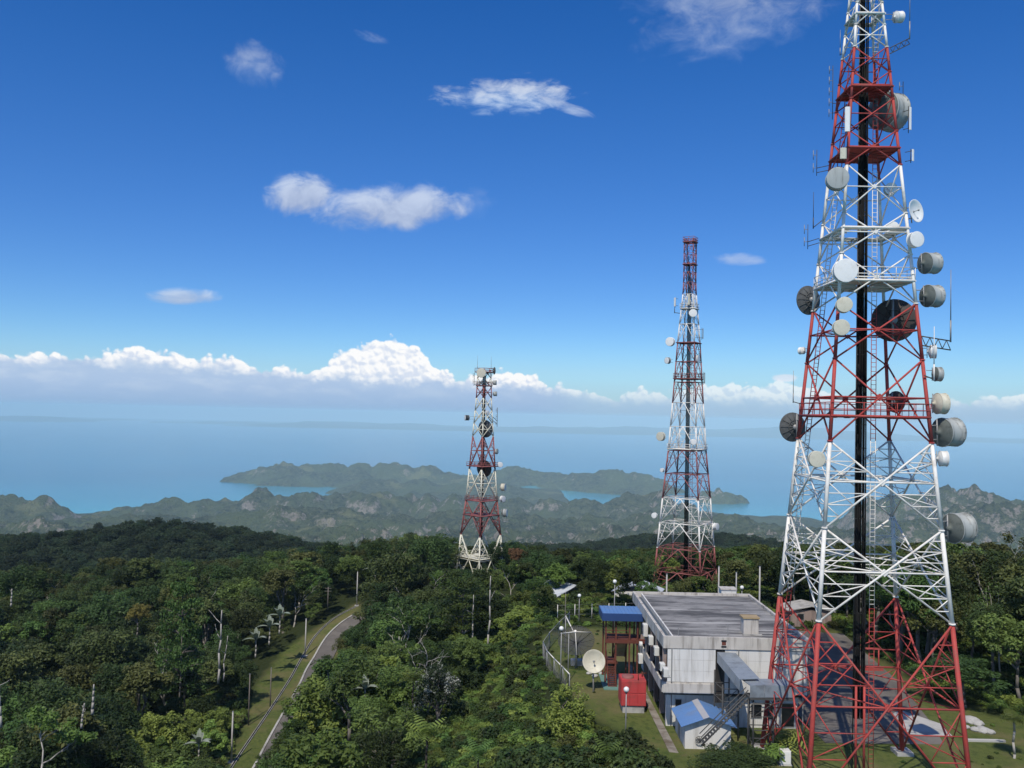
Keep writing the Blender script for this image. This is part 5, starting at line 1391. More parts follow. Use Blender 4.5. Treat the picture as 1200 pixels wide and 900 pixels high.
q = P(661, 686, 168); hut((q.x, 168, q.z - 4.2), 9, 7, 3.2, 1.6, 'wallwhite', 'zinc', 'hut with a bright zinc roof half hidden by trees left of the middle tower', rz=R(35))
q = P(748, 682, 150); hut((q.x, 150, q.z - 4.3), 7, 5, 3.0, 1.2, 'wallwhite', 'zinc', 'zinc-roofed hut among trees just left of the middle tower foot', rz=R(-20))
g_ = G(975, 715, ZG)
rock_m = simple('pale_limestone', (.42, .41, .38), .2, 1.2, .9, .2, dirt=(.2, .19, .16), dirt_amt=.6)
rk_spots = [(1138, 846, .9), (1146, 849, .6), (1152, 857, .7), (1160, 859, .5), (1143, 856, .5), (690, 790, .35), (697, 793, .4), (705, 790, .35), (1132, 853, .4)]
rk_labels = ['largest pale boulder lying by the white-trunked tree right of the nearest tower', 'flat pale boulder just right of the largest boulder', 'pale boulder in the grass beyond the right front tower leg', 'small pale boulder, rightmost of the group on the grass', 'small pale boulder in the middle of the grass group', 'small pale stone left under the cream dish', 'small pale stone directly beneath the cream dish', 'small pale stone right under the cream dish', 'small pale stone beside the right front leg of the nearest tower']
for (px, py, s_), lb in zip(rk_spots, rk_labels):
    g_ = G(px, py, ZG); bm = new(); bmesh.ops.create_icosphere(bm, subdivisions=2, radius=s_)
    sd_ = random.random() * 50
    for v_ in bm.verts:
        k = 1 + .5 * (float(fbm(np.array([v_.co.x / s_ * 1.3 + sd_]), np.array([v_.co.y / s_ * 1.3 + v_.co.z / s_ + sd_]), 3)[0]) - .5); v_.co *= k; v_.co.z *= .5
    o = obj('boulder', bm, rock_m); o.location = (g_.x, g_.y, ZG + .1); tag(o, lb, 'boulder', 'pale stones on the lawn')
g_ = G(1151, 869, ZG)
t = thing('concrete_kerb_block', 'long low pale concrete kerb lying on the lawn right of the tower', 'kerb', (g_.x, g_.y, ZG))
bm = new(); box(bm, -1.6, 1.6, -.15, .15, -.1, .22); bmesh.ops.bevel(bm, geom=bm.edges[:], offset=.03, segments=1, affect='EDGES'); obj('kerb_bar', bm, M['paleconc'], t)
bm = new(); box(bm, 1.63, 2.2, -.13, .17, -.1, .18); obj('kerb_end', bm, M['concrete'], t)
# ------------------------------------------------------------------ foliage
def leaf_mat(name, lo, hi, trans=0.20, rough=0.55, rnd=0.42):
    m = bpy.data.materials.new(name); m.use_nodes = True
    T = NT(m.node_tree); T.n.clear()
    at = T.add('ShaderNodeAttribute', attribute_name='tint')
    oi = T.add('ShaderNodeObjectInfo')
    t_ = T.add('ShaderNodeTexCoord')
    cl = T.noise(t_.outputs['Object'], 0.55, 3, 0.6)
    f = T.math('ADD', T.math('MULTIPLY', at.outputs['Fac'], 0.65), T.math('MULTIPLY', T.ss(cl, 0.3, 0.7), 0.35))
    c = T.mix(f, (*lo, 1), (*hi, 1))
    k = T.ss(oi.outputs['Random'], 0, 1, 1 - rnd, 1 + rnd)
    vm = T.add('ShaderNodeVectorMath', operation='SCALE'); T.l.new(c, vm.inputs[0]); T.l.new(k, vm.inputs['Scale'])
    # neighbouring trees differ in hue as well
    h = T.add('ShaderNodeHueSaturation'); T.l.new(vm.outputs[0], h.inputs['Color'])
    T.l.new(T.ss(T.math('FRACT', T.math('MULTIPLY', oi.outputs['Random'], 7.3)), 0, 1, 0.489, 0.526), h.inputs['Hue'])
    p = T.add('ShaderNodeBsdfPrincipled'); p.inputs['Roughness'].default_value = rough; p.inputs['Specular IOR Level'].default_value = 0.18
    T.l.new(h.outputs[0], p.inputs['Base Color'])
    tr = T.add('ShaderNodeBsdfTranslucent')
    tc_ = T.mix(1.0, h.outputs[0], (1.25, 1.3, 0.55, 1), 'MULTIPLY'); T.l.new(tc_, tr.inputs['Color'])
    mx = T.add('ShaderNodeMixShader'); mx.inputs[0].default_value = trans
    T.l.new(p.outputs[0], mx.inputs[1]); T.l.new(tr.outputs[0], mx.inputs[2])
    o = T.add('ShaderNodeOutputMaterial'); T.l.new(mx.outputs[0], o.inputs['Surface'])
    return m
LM = {
 'dark': leaf_mat('dark_green_leaves', (0.018, 0.032, 0.010), (0.074, 0.110, 0.032)),
 'olive': leaf_mat('olive_leaves', (0.027, 0.037, 0.011), (0.112, 0.126, 0.038)),
 'mid': leaf_mat('mid_green_leaves', (0.028, 0.051, 0.012), (0.125, 0.185, 0.046)),
 'bright': leaf_mat('bright_green_leaves', (0.046, 0.078, 0.014), (0.215, 0.275, 0.062)),
 'lime': leaf_mat('yellow_green_leaves', (0.060, 0.085, 0.014), (0.30, 0.34, 0.075), rnd=.1),
 'yellow': leaf_mat('yellowing_leaves', (0.0900, 0.0800, 0.0180), (0.2600, 0.2200, 0.0600), rnd=.1),
 'pale': leaf_mat('pale_silvery_leaves', (0.0475, 0.0665, 0.0380), (0.3230, 0.3610, 0.2850), .1, rnd=.1),
 'rust': leaf_mat('rust_brown_leaves', (0.0660, 0.0384, 0.0168), (0.1800, 0.1020, 0.0480), .1, rnd=.15),
 'ridge': leaf_mat('blue_green_ridge_leaves', (0.0156, 0.0286, 0.0156), (0.0520, 0.0728, 0.0312)),
}
BARK = simple('grey_bark', (0.16, 0.145, 0.125), .25, 3.0, .9, .1, dirt=(.07, .065, .055), dirt_amt=.5, dscale=2.0)
PALEBARK = simple('pale_bark', (0.36, 0.34, 0.30), .15, 2.5, .85, .15, dirt=(.26, .24, .21), dirt_amt=.5, dscale=1.5)
DARKBARK = simple('dark_bark', (0.06, 0.052, 0.044), .25, 3.0, .95, .1)

def leaf_mesh(name, C, N, L, Wd, tint, mat, rng):
    n = len(C)
    N = N / (np.linalg.norm(N, axis=1, keepdims=True) + 1e-9)
    r_ = rng.normal(size=(n, 3)); t = np.cross(N, r_); t /= np.linalg.norm(t, axis=1, keepdims=True) + 1e-9
    b2 = np.cross(N, t)
    L = L[:, None]; Wd = Wd[:, None]
    V = np.stack([C - t * L * .5, C + b2 * Wd * .5 + N * L * .05, C + t * L * .5, C - b2 * Wd * .5 + N * L * .05], 1).reshape(-1, 3)
    f = np.arange(n * 4).reshape(n, 4)
    me = bpy.data.meshes.new(name); mesh_fill(me, V, f); me.materials.append(mat)
    a = me.attributes.new('tint', 'FLOAT', 'FACE'); a.data.foreach_set('value', tint.astype(np.float32))
    return me
def clump_leaves(centers, radii, n, rng, flat=.75, leaf=.4, up=.55, shell=.35):
    w = np.array(radii) ** 2; w = w / w.sum()
    k = rng.choice(len(centers), n, p=w)
    d = rng.normal(size=(n, 3)); d[:, 2] += .35; d /= np.linalg.norm(d, axis=1, keepdims=True)
    rad = np.array(radii)[k] * (1 - shell * rng.random(n) ** 1.5) * (1 + .12 * rng.normal(size=n))
    off = d * rad[:, None]; off[:, 2] *= flat
    C = np.array(centers)[k] + off
    N = d * (1 - up) + np.array([0, 0, up]) + rng.normal(size=(n, 3)) * .38
    base = rng.random(len(centers))[k]
    tint = np.clip(.55 * base + .45 * rng.random(n), 0, 1)
    return C, N, leaf * (.65 + .7 * rng.random(n)), leaf * (.32 + .3 * rng.random(n)), tint
def wood_mesh(name, segs, mat, n=6):
    bm = new()
    for pts, r0, r1 in segs: poly_tube(bm, pts, r0, n, 0, r1)
    me = bpy.data.meshes.new(name); bm.to_mesh(me); bm.free(); me.materials.append(mat); return me
def bend(a, b2, rng, k=.12, m_=4):
    a = Vector(a); b2 = Vector(b2); L = (b2 - a).length
    return [a.lerp(b2, i / m_) + (Vector(rng.normal(size=3)) * k * L * .3 if 0 < i < m_ else Vector()) for i in range(m_ + 1)]
PROTO = {}                                         # name -> (trunk mesh, crown mesh, crown radius, crown centre height, top height)
def p_broad(key, seed, mat, Rr=4.3, Hh=10.5, n=5200, leaf=.42, lobes=5, bark=None, flat=.8, gaps=1.0):
    rng = np.random.default_rng(seed)
    zc = Hh * .62; cs, rs = [], []
    lob = [(np.array([rng.uniform(-.5, .5) * Rr, rng.uniform(-.5, .5) * Rr, zc + rng.uniform(-.16, .22) * Hh]), Rr * rng.uniform(.42, .66)) for _ in range(lobes)]
    for c, r in lob:
        for _ in range(int(13 * gaps)):
            u = rng.uniform(-.35, 1); th = rng.uniform(0, 2 * math.pi); q = math.sqrt(max(0, 1 - u * u))
            cs.append(c + np.array([q * math.cos(th), q * math.sin(th), u * .85]) * r * rng.uniform(.65, 1.02)); rs.append(r * rng.uniform(.24, .42))
    C, N, L, Wd, ti = clump_leaves(cs, rs, n, rng, flat, leaf)
    crown = leaf_mesh(key + '_crown', C, N, L, Wd, ti, mat, rng)
    segs = [(bend((0, 0, -1.2), (rng.uniform(-.4, .4), rng.uniform(-.4, .4), zc * .8), rng, .06), .26, .16)]
    top = segs[0][0][-1]
    for c, r in lob: segs.append((bend(top + Vector((0, 0, rng.uniform(-1.6, .2))), c, rng, .15), .13, .04))
    for c in cs[::5]: segs.append((bend(top.lerp(Vector(c), .35), c, rng, .2, 3), .06, .02))
    trunk = wood_mesh(key + '_trunk', segs, bark or BARK, 5)
    PROTO[key] = (trunk, crown, Rr * .95, zc + .1 * Hh, float(np.percentile(C[:, 2], 99.5)))
def p_tier(key, seed, mat, Rr=4.6, Hh=11, n=4200, leaf=.45, tiers=5, bark=None):
    rng = np.random.default_rng(seed); cs, rs = [], []; segs = [(bend((0, 0, -1.2), (0, 0, Hh * .95), rng, .03), .22, .05)]
    for i in range(tiers):
        z = Hh * (.48 + .5 * i / (tiers - 1)); rt_ = Rr * (1 - .62 * (i / (tiers - 1)) ** 1.5)
        nb = 6
        for k in range(nb):
            th = 2 * math.pi * (k + rng.uniform(-.3, .3)) / nb + i; l = rt_ * rng.uniform(.7, 1.05)
            e = np.array([math.cos(th) * l, math.sin(th) * l, z + .25 * l * rng.uniform(.1, .5)])
            segs.append((bend((0, 0, z - .5), e, rng, .12, 3), .075, .02))
            for q in (.45, .7, .95, 1.05): cs.append(np.array([0, 0, z]) * (1 - q) + e * q + rng.normal(size=3) * .25); rs.append(rng.uniform(.7, 1.15))
    C, N, L, Wd, ti = clump_leaves(cs, rs, n, rng, .33, leaf, .8)
    PROTO[key] = (wood_mesh(key + '_trunk', segs, bark or BARK, 5), leaf_mesh(key + '_crown', C, N, L, Wd, ti, mat, rng), Rr * .95, Hh * .72, Hh * 1.05)
def p_sparse(key, seed, mat, Rr=4.0, Hh=10.5, n=1500, leaf=.42, bark=None, lev=3, r0=.2, spread=1.0):
    """open crown: forking pale limbs carrying a thin scatter of leaves"""
    rng = np.random.default_rng(seed); segs, tips = [], []
    def grow(p, d, l, r, k):
        e = p + d * l; pts = bend(p, e, rng, .16, 3); segs.append((pts, r, r * .55))
        if k == 0: tips.append(np.array(e)); tips.append(np.array(pts[2])); return
        for _ in range(3 if k > 1 else 2 + int(rng.random() < .5)):
            nd = d + Vector(rng.normal(size=3)) * .55 * spread; nd.z = abs(nd.z) * .8 + .12; nd.normalize()
            grow(pts[rng.integers(2, 4)], nd, l * rng.uniform(.55, .8), r * .52, k - 1)
    grow(Vector((0, 0, -1)), Vector((rng.uniform(-.08, .08), rng.uniform(-.08, .08), 1)).normalized(), Hh * .52, r0, lev)
    trunk = wood_mesh(key + '_trunk', segs, bark or PALEBARK, 5)
    T_ = np.array(tips); crown = None
    if n:
        C, N, L, Wd, ti = clump_leaves(list(T_), list(np.full(len(T_), .85)), n, rng, .5, leaf, .6, .8)
        crown = leaf_mesh(key + '_crown', C, N, L, Wd, ti, mat, rng)
    PROTO[key] = (trunk, crown, float(np.abs(T_[:, :2]).max()) * .9, float(T_[:, 2].mean()), float(T_[:, 2].max()) + .4)
def p_palm(key, seed, mat, nf=13, Lf=2.6, wf=.55, Hh=4.0, bark=None, droop=.9, slats=True, r0=.1, stiff=.0):
    """crown of arching fronds on a stem; each frond a rib of leaflets or one broad blade"""
    rng = np.random.default_rng(seed); V, Fq, ti = [], [], []
    top = Vector((0, 0, Hh))
    for k in range(nf):
        th = 2 * math.pi * k / nf * (1.0) + rng.uniform(-.25, .25); el_ = rng.uniform(.35, 1.25); l = Lf * rng.uniform(.75, 1.1)
        hd = Vector((math.cos(th), math.sin(th), 0)); pts = []
        p = top.copy(); ang = el_; m_ = 9 if slats else 6
        for j in range(m_ + 1):
            pts.append(p.copy()); p = p + (hd * math.cos(ang) + Vector((0, 0, 1)) * math.sin(ang)) * (l / m_); ang -= droop * (1.7 / m_)
        side = Vector((-hd.y, hd.x, 0)); tt = rng.random()
        for j in range(m_):
            q = (j + .5) / m_; w = wf * math.sin(math.pi * min(1, .12 + q * .9)) ** .7
            a, c = pts[j], pts[j + 1]
            for s_ in (-1, 1):
                base = len(V)
                if slats: V += [a, a.lerp(c, .55), a.lerp(c, 1.0) + side * s_ * w + Vector((0, 0, -w * .35)), a.lerp(c, .6) + side * s_ * w * .95 + Vector((0, 0, -w * .4))]
                else: V += [a, c, c + side * s_ * w * .5 + Vector((0, 0, w * .12)), a + side * s_ * w * .5 * (.6 if j == 0 else 1) + Vector((0, 0, w * .12))]
                Fq.append([base, base + 1, base + 2, base + 3]); ti.append(min(1, .2 + .6 * tt + .2 * rng.random()))
    me = bpy.data.meshes.new(key + '_crown'); mesh_fill(me, np.array([tuple(v) for v in V]), np.array(Fq)); me.materials.append(mat)
    a = me.attributes.new('tint', 'FLOAT', 'FACE'); a.data.foreach_set('value', np.array(ti, np.float32))
    PROTO[key] = (wood_mesh(key + '_trunk', [(bend((0, 0, -.6), top, rng, .03), r0, r0 * .75)], bark or BARK, 6), me, Lf * .8, Hh, Hh + Lf * .5)
def p_shrub(key, seed, mat, Rr=1.25, n=900, leaf=.30, h=1.0):
    rng = np.random.default_rng(seed); cs, rs = [], []
    for _ in range(11):
        th = rng.uniform(0, 6.28); q = rng.uniform(0, .75) * Rr; cs.append(np.array([q * math.cos(th), q * math.sin(th), h * rng.uniform(.3, .95) * (1 - .4 * q / Rr)])); rs.append(Rr * rng.uniform(.28, .48))
    C, N, L, Wd, ti = clump_leaves(cs, rs, n, rng, .8, leaf, .5, .6)
    segs = [(bend((0, 0, -.3), c * .8, rng, .1, 2), .04, .015) for c in cs[:5]]
    PROTO[key] = (wood_mesh(key + '_stem', segs, BARK, 4), leaf_mesh(key + '_crown', C, N, L, Wd, ti, mat, rng), Rr, h * .6, h * 1.2)
p_broad('dark1', 1, LM['dark'], lobes=6); p_broad('dark2', 2, LM['dark'], 4.8, 12, 6000, lobes=7); p_broad('dark3', 12, LM['dark'], 3.4, 11.5, 4500, lobes=5)
p_broad('olive1', 3, LM['olive'], 4.4, 11.5, 5000, lobes=6); p_broad('olive2', 4, LM['olive'], 3.8, 10, 4600, lobes=4, gaps=.8)
p_broad('mid1', 5, LM['mid'], 4.2, 10, 5200, lobes=6); p_broad('mid2', 6, LM['mid'], 3.6, 9, 4600, .46, lobes=5)
p_broad('bright1', 7, LM['bright'], 4.0, 9.0, 4600, .50, lobes=5); p_broad('bright2', 8, LM['bright'], 3.4, 8.0, 4200, .50, lobes=4, gaps=.8)
p_tier('tier1', 9, LM['mid']); p_tier('tier2', 10, LM['dark'], 4.2, 12.5, 4000, tiers=6)
p_sparse('sparse1', 13, LM['olive'], n=2000); p_sparse('sparse2', 14, LM['mid'], n=2300, Hh=11)
p_palm('fern', 15, LM['bright'], 12, 2.2, .55, 2.2, DARKBARK, .8); p_palm('banana', 16, LM['pale'], 9, 3.0, .95, 3.2, PALEBARK, .55, False, .16)
p_shrub('shrub1', 17, LM['mid']); p_shrub('shrub2', 18, LM['bright'], 1.1, 800, .34); p_shrub('shrub3', 19, LM['olive'], 1.3, 800, .28, 1.2); p_shrub('shrub4', 20, LM['dark'], 1.5, 1000, .34, 1.5)
p_palm('frond', 21, LM['bright'], 10, 1.5, .42, .25, DARKBARK, 1.0)

def plant(key, loc, s, rz, name, label, cat='tree', group=None, mat=None, sz=None):
    tr, cr_, *_ = PROTO[key]
    r_ = thing(name, label, cat, loc, rz, group)
    r_.scale = (s, s, s * (sz or 1))
    inst('trunk', tr, r_)
    if cr_ is not None:
        o = inst('crown', cr_, r_)
        if mat is not None:
            o.material_slots[0].link = 'OBJECT'; o.material_slots[0].material = mat
    return r_

# ---- trees the photograph singles out
CLEAR = []
def special(key, px, py, Y, rad_px, name, label, cat='tree', mat=None, sz=1.0, rz=0.0, gzv=None):
    """crown centre seen at (px, py) at distance Y with the given apparent radius"""
    CLEAR.append(([(px - rad_px * .6, py), (px, py - rad_px * .6), (px + rad_px * .6, py), (px, py + rad_px * .7)], Y - 1))
    tr, cr_, Rr, zc, zt_ = PROTO[key]
    s = rad_px * Y / F / Rr
    q = P(px, py, Y); z0 = gz(q.x, Y) if gzv is None else gzv
    sz_ = max(.35, (q.z - z0) / (zc * s)) if sz is None else sz
    return plant(key, (q.x, Y, q.z - zc * s * sz_), s, rz, name, label, cat, None, mat, sz_)
p_broad('round', 31, LM['dark'], 3.6, 5.2, 9000, .26, 9, DARKBARK, .9); p_broad('limebush', 32, LM['lime'], 2.7, 5.6, 6500, .30, 8, None, .9)
LM['blossom'] = leaf_mat('green_leaves_with_pale_blossom', (0.02, 0.036, 0.012), (0.50, 0.52, 0.46), .1, rnd=.1)
for nd_ in LM['blossom'].node_tree.nodes:
    if nd_.type == 'MIX' and nd_.inputs[0].is_linked and nd_.blend_type == 'MIX':
        T_ = NT(LM['blossom'].node_tree); src_ = nd_.inputs[0].links[0].from_socket; T_.l.new(T_.ss(src_, .50, .86), nd_.inputs[0])
p_broad('flower', 33, LM['blossom'], 2.9, 5.0, 6500, .24, 9); p_sparse('bare', 34, None, n=0, Hh=6.5, lev=3, r0=.13, spread=1.2); p_sparse('bare2', 35, LM['mid'], n=500, Hh=8, lev=3, r0=.12)
p_sparse('fork', 36, LM['mid'], n=250, Hh=12, lev=2, r0=.12, spread=.6); p_sparse('umbrella', 37, LM['bright'], n=3600, Hh=9, lev=3, r0=.16, spread=1.3)
p_palm('palm', 38, LM['mid'], 20, 1.35, .5, 3.2, PALEBARK, 1.0)
special('limebush', 665, 836, 86, 34, 'rounded_shrub', 'rounded yellow-green shrub tree at the lower edge of the lawn, below the fence', 'shrub', gzv=0)
special('flower', 516, 803, 104, 29, 'flowering_tree', 'round-topped small tree speckled with pale blossoms on the open slope', sz=None)
special('round', 852, 890, 75.5, 53, 'dense_bush', 'dense dark round bush in front of the blue-roofed shed', 'shrub', sz=None)
special('bare', 503, 768, 112, 26, 'bare_tree', 'bare white-branched dead tree rising above bushes on the slope')
special('bare2', 466, 845, 96, 18, 'small_tree', 'small thin tree with a pale crooked trunk at the lower left of the slope', sz=None)
special('umbrella', 48, 872, 104, 58, 'spreading_tree', 'spreading tree with pale bare limbs showing, bottom left corner')
special('mid1', 162, 720, 195, 15, 'yellowing_tree', 'tree with a yellowing crown amid the dark forest left of the road', mat=LM['yellow'])
special('olive1', 1132, 785, 95, 47, 'white_trunked_tree', 'broad dark-leaved tree with a white leaning trunk right of the nearest tower', mat=LM['dark'], sz=None)
special('fork', 1172, 700, 106, 24, 'forked_tree', 'nearly leafless pale forked tree at the far right edge', sz=1.0)
special('sparse1', 1160, 668, 118, 48, 'open_crowned_tree', 'tall open-crowned olive tree with pale limbs at the right edge skyline', sz=None)
special('bright2', 830, 689, 131, 24, 'bright_bush', 'low bright green bush just behind the flat roof edge', 'shrub', sz=None)
special('palm', 1188, 843, 80.8, 17, 'small_palm', 'small palm on a thin pale stem on the lawn, bottom right', 'palm', LM['bright'], None)
_g = G(903, 893, ZG); plant('shrub2', (_g.x, _g.y, ZG), 1.5, .5, 'low_shrub', 'low shrub beside the left legs of the nearest tower', 'shrub')
_g = G(918, 872, ZG); plant('frond', (_g.x, _g.y, ZG), 1.9, .3, 'leafy_plant', 'spiky yellow-green plant at the foot of the tower\'s left legs', 'plant', None, LM['lime'])
special('bright1', 610, 722, 140, 30, 'bright_crowned_tree', 'bright leafy low tree in front of the pale-limbed trees right of the small tower', sz=None)
special('umbrella', 598, 678, 178, 27, 'pale_limbed_tree', 'umbrella-shaped tree with pale limbs just right of the small hilltop tower', mat=LM['mid'], sz=None)
special('olive2', 603, 655, 215, 15, 'rusty_tree', 'rust-brown tree crown beside the foot of the small hilltop tower', mat=LM['rust'])
special('tier1', 213, 738, 158, 27, 'layered_tree', 'layered flat-branched tree left of the tall dead trunk', sz=None)
for k, (px, py, Y, lb) in enumerate(((328, 722, 186, 'silver-leaved plantain clump above the top of the grass verge'), (300, 750, 172, 'silver-leaved plantain clump beside the brown poles'), (316, 735, 180, 'pale plantain between its two neighbours left of the verge'),
                                     (440, 668, 232, 'pale plantain at the forest edge beyond the road bend'), (233, 872, 122, 'pale-leaved plantain low in the forest near the bottom edge, left of the road'), (428, 808, 108, 'silvery plantain right of the lower road'))):
    special('banana', px, py, Y, 13 if k < 4 else 15, 'plantain', lb, 'plantain')
for px, py, Y, r_, lb, mt in ((500, 862, 84, 26, 'bright tree fern in the foreground of the slope', LM['lime']), (484, 797, 100, 17, 'green tree fern left of the blossoming tree', None), (712, 886, 76, 22, 'fern in the bottom thicket under the lawn edge', None), (560, 885, 78, 20, 'dull green fern at the bottom centre of the slope', LM['mid'])):
    special('fern', px, py, Y, r_, 'tree_fern', lb, 'fern', mt)
def snag(px, py0, py1, Y, r0, label, lean=0.0, name='dead_trunk', branch=2):
    a = P(px, py0, Y); b2 = P(px + lean, py1, Y); rng = np.random.default_rng(int(px * 7 + py1))
    t = thing(name, label, 'dead tree' if name == 'dead_trunk' else 'tree', (a.x, a.y, a.z - 1.5))
    pts = bend(Vector((0, 0, 0)), b2 - a + Vector((0, 0, 1.5)), rng, .03, 5); bm = new(); poly_tube(bm, pts, r0, 6, 0, r0 * .45); obj('trunk', bm, PALEBARK, t)
    for k in range(branch):
        p = pts[3 + k % 2]; d = Vector((rng.uniform(-1, 1), rng.uniform(-.5, .5), rng.uniform(.3, 1))).normalized(); L = (pts[-1] - pts[0]).length * rng.uniform(.12, .3)
        bm = new(); poly_tube(bm, bend(p, p + d * L, rng, .2, 3), r0 * .4, 5, 0, r0 * .15); obj('branch', bm, PALEBARK, t)
snag(256, 790, 715, 148, .20, 'tall bare white dead trunk standing clear of the forest left of the road', 4)
snag(262, 788, 745, 149, .12, 'thinner leaning dead stem beside the tall white dead trunk', 5, branch=1)
snag(572, 748, 675, 140, .17, 'slender tall pale trunk below the small hilltop tower', 3, branch=1)
snag(554, 742, 697, 142, .13, 'shorter pale trunk left of the slender one below the hilltop tower', 1, branch=1)
snag(109, 824, 802, 118, .20, 'short white broken snag in the forest, bottom left', 1, branch=0)
snag(96, 840, 824, 116, .16, 'stubby forked white snag just below the broken one', 3, branch=2)
snag(385, 815, 778, 124, .13, 'thin pale twin-stemmed trunk right of the lower road', 0, branch=2)
snag(2, 838, 790, 108, .15, 'pale leaning dead stem at the left edge of the picture', -5, branch=2)
snag(13, 704, 690, 230, .25, 'pale bare trunk in the forest by the left edge, high up', 1, branch=2)

# ---- the forest: where nothing in the photograph keeps the view clear
forbid = [  # polygon in photo pixels, distance of what must stay visible behind it
 ([(255, 900), (285, 850), (288, 822), (304, 792), (330, 762), (355, 745), (382, 727), (416, 706), (422, 714), (410, 726), (400, 736), (389, 752), (371, 780), (359, 803), (344, 828), (327, 862), (305, 885), (288, 900)], 400),
 ([(470, 900), (515, 830), (560, 795), (600, 752), (640, 730), (665, 800), (700, 850), (760, 900)], 400),
 ([(642, 736), (700, 726), (708, 706), (745, 690), (885, 692), (955, 757), (1010, 785), (1050, 800), (1105, 836), (1200, 852), (1200, 900), (760, 900), (700, 850), (668, 805)], 121),
 ([(532, 610), (592, 610), (592, 667), (532, 667)], 229), ([(765, 560), (842, 560), (842, 676), (765, 676)], 159),
 ([(644, 673), (682, 673), (682, 690), (644, 690)], 166), ([(742, 672), (760, 672), (760, 680), (742, 680)], 148), ([(928, 706), (960, 706), (960, 722), (928, 722)], 131), ([(545, 690), (580, 690), (580, 745), (545, 745)], 139), ([(250, 714), (268, 714), (268, 785), (250, 785)], 147)]
forbid += CLEAR
def inpoly(px, py, poly):
    c = False; n = len(poly)
    for i in range(n):
        ax_, ay = poly[i]; bx_, by = poly[(i + 1) % n]
        if (ay > py) != (by > py) and px < (bx_ - ax_) * (py - ay) / (by - ay) + ax_: c = not c
    return c
SKY_X = [-400, 0, 100, 200, 300, 360, 400, 440, 470, 500, 530, 560, 600, 640, 700, 760, 860, 900, 1000, 1060, 1100, 1130, 1170, 1200, 1500]
SKY_Y = [660, 660, 657, 652, 648, 640, 636, 634, 622, 620, 628, 638, 636, 643, 648, 645, 642, 638, 640, 640, 640, 632, 640, 652, 660]
lab = {'dark': 'dark green round-crowned tree', 'olive': 'olive green broad-crowned tree', 'mid': 'mid green leafy tree', 'bright': 'bright green leafy tree', 'tier': 'tree with flat layered branches', 'sparse': 'thin-crowned tree showing pale limbs'}
rngF = np.random.default_rng(77)
cand = []
def region(x, y):
    d = poly_sd(np.array([x]), np.array([y]), strip_poly)[0]
    rx = np.interp(y, [100, 140, 194, 224, 300], [-36, -40, -40, -33, -30])
    if y > 240: return 'on the wooded crest behind the small tower' if x < 30 else 'on the far side of the compound behind the middle tower'
    if x < rx: return 'in the dense forest left of the road'
    if x < 3: return 'on the wooded slope between the road and the lawn'
    if x < 34: return 'behind the lawn and the station building'
    return 'in the wood to the right of the nearest tower'
taken = []
for Yb in np.arange(82, 372, 4.8):
    sp_ = 5.0 + Yb * .006
    for xb in np.arange(-.66 * Yb - 14, .66 * Yb + 14, sp_):
        x = xb + rngF.uniform(-.42, .42) * sp_; y = Yb + rngF.uniform(-2.3, 2.3)
        if rngF.random() < .06: continue
        cand.append((x, y))
ca = np.array(cand)
dpl = poly_sd(ca[:, 0], ca[:, 1], PLAT); excl = [tuple(p[:2]) for p in verge_left] + [(p.x + 1.5, p.y) for p in reversed(road_left)]; dst = poly_sd(ca[:, 0], ca[:, 1], excl); gzc = ground_z(ca[:, 0], ca[:, 1])
keys_w = {'left': (['dark1', 'dark2', 'dark3', 'olive1', 'olive2', 'mid1', 'mid2', 'tier1', 'tier2', 'sparse1', 'bright1'], [.16, .15, .12, .12, .09, .08, .05, .05, .05, .11, .02]),
          'lush': (['mid1', 'mid2', 'bright1', 'bright2', 'tier1', 'dark1', 'sparse2', 'olive2'], [.20, .17, .15, .13, .07, .12, .10, .06]),
          'right': (['olive1', 'olive2', 'mid1', 'dark1', 'mid2', 'bright1', 'sparse1', 'dark2', 'sparse2'], [.15, .12, .16, .13, .11, .07, .11, .08, .07])}
TREES = []
dlw = poly_sd(ca[:, 0], ca[:, 1], LAWN)
for (x, y), d1, d2, z, dl in zip(cand, dpl, dst, gzc, dlw):
    rgt = x > 28
    if dl < (2.0 if y > 120 or x > 28 else 3.5): continue
    if d2 < 1.8: continue
    px0, py0 = project(x, y, z + 5)
    lush = (y < 150 and 120 < px0 < 480) or (px0 > 400 and px0 < 660 and y < 170)
    ks, ws = keys_w['right' if rgt else 'lush' if lush else 'left']
    key = ks[rngF.choice(len(ks), p=ws)]
    tr_, cr_, Rr, zc_, zt_ = PROTO[key]
    s = float(np.clip(rngF.lognormal(.0, .24), .62, 1.6)) * (1.08 if y > 110 else .95)
    if lush: s *= .82
    if rgt and y < 190: s *= 1.18
    if d2 < 9 and x < -30: s *= .62
    ok = False
    for _ in range(5):
        pc = project(x, y, z + zc_ * s); rp = Rr * s * F / y; tp = project(x, y, z + zt_ * s)[1]
        bad = False
        lim = np.interp(pc[0], SKY_X, SKY_Y) + rngF.uniform(-5, 7)
        if tp < lim: bad = True
        if not bad:
            for poly, dd in forbid:
                if y < dd and any(inpoly(pc[0] + ax_ * rp * .8, pc[1] + ay * rp * .75, poly) for ax_, ay in ((0, 0), (1, 0), (-1, 0), (0, 1), (0, -1), (.7, .7), (-.7, .7), (.7, -.7), (-.7, -.7))): bad = True; break
        if not bad: ok = True; break
        s *= .84
    if not ok or s < .36: continue
    if not (-80 < pc[0] < 1280 and pc[1] - rp < 905): 
        if not (-200 < pc[0] < 1400): continue
    TREES.append((rp, key, x, y, z, s, rngF.uniform(0, 6.28), pc))
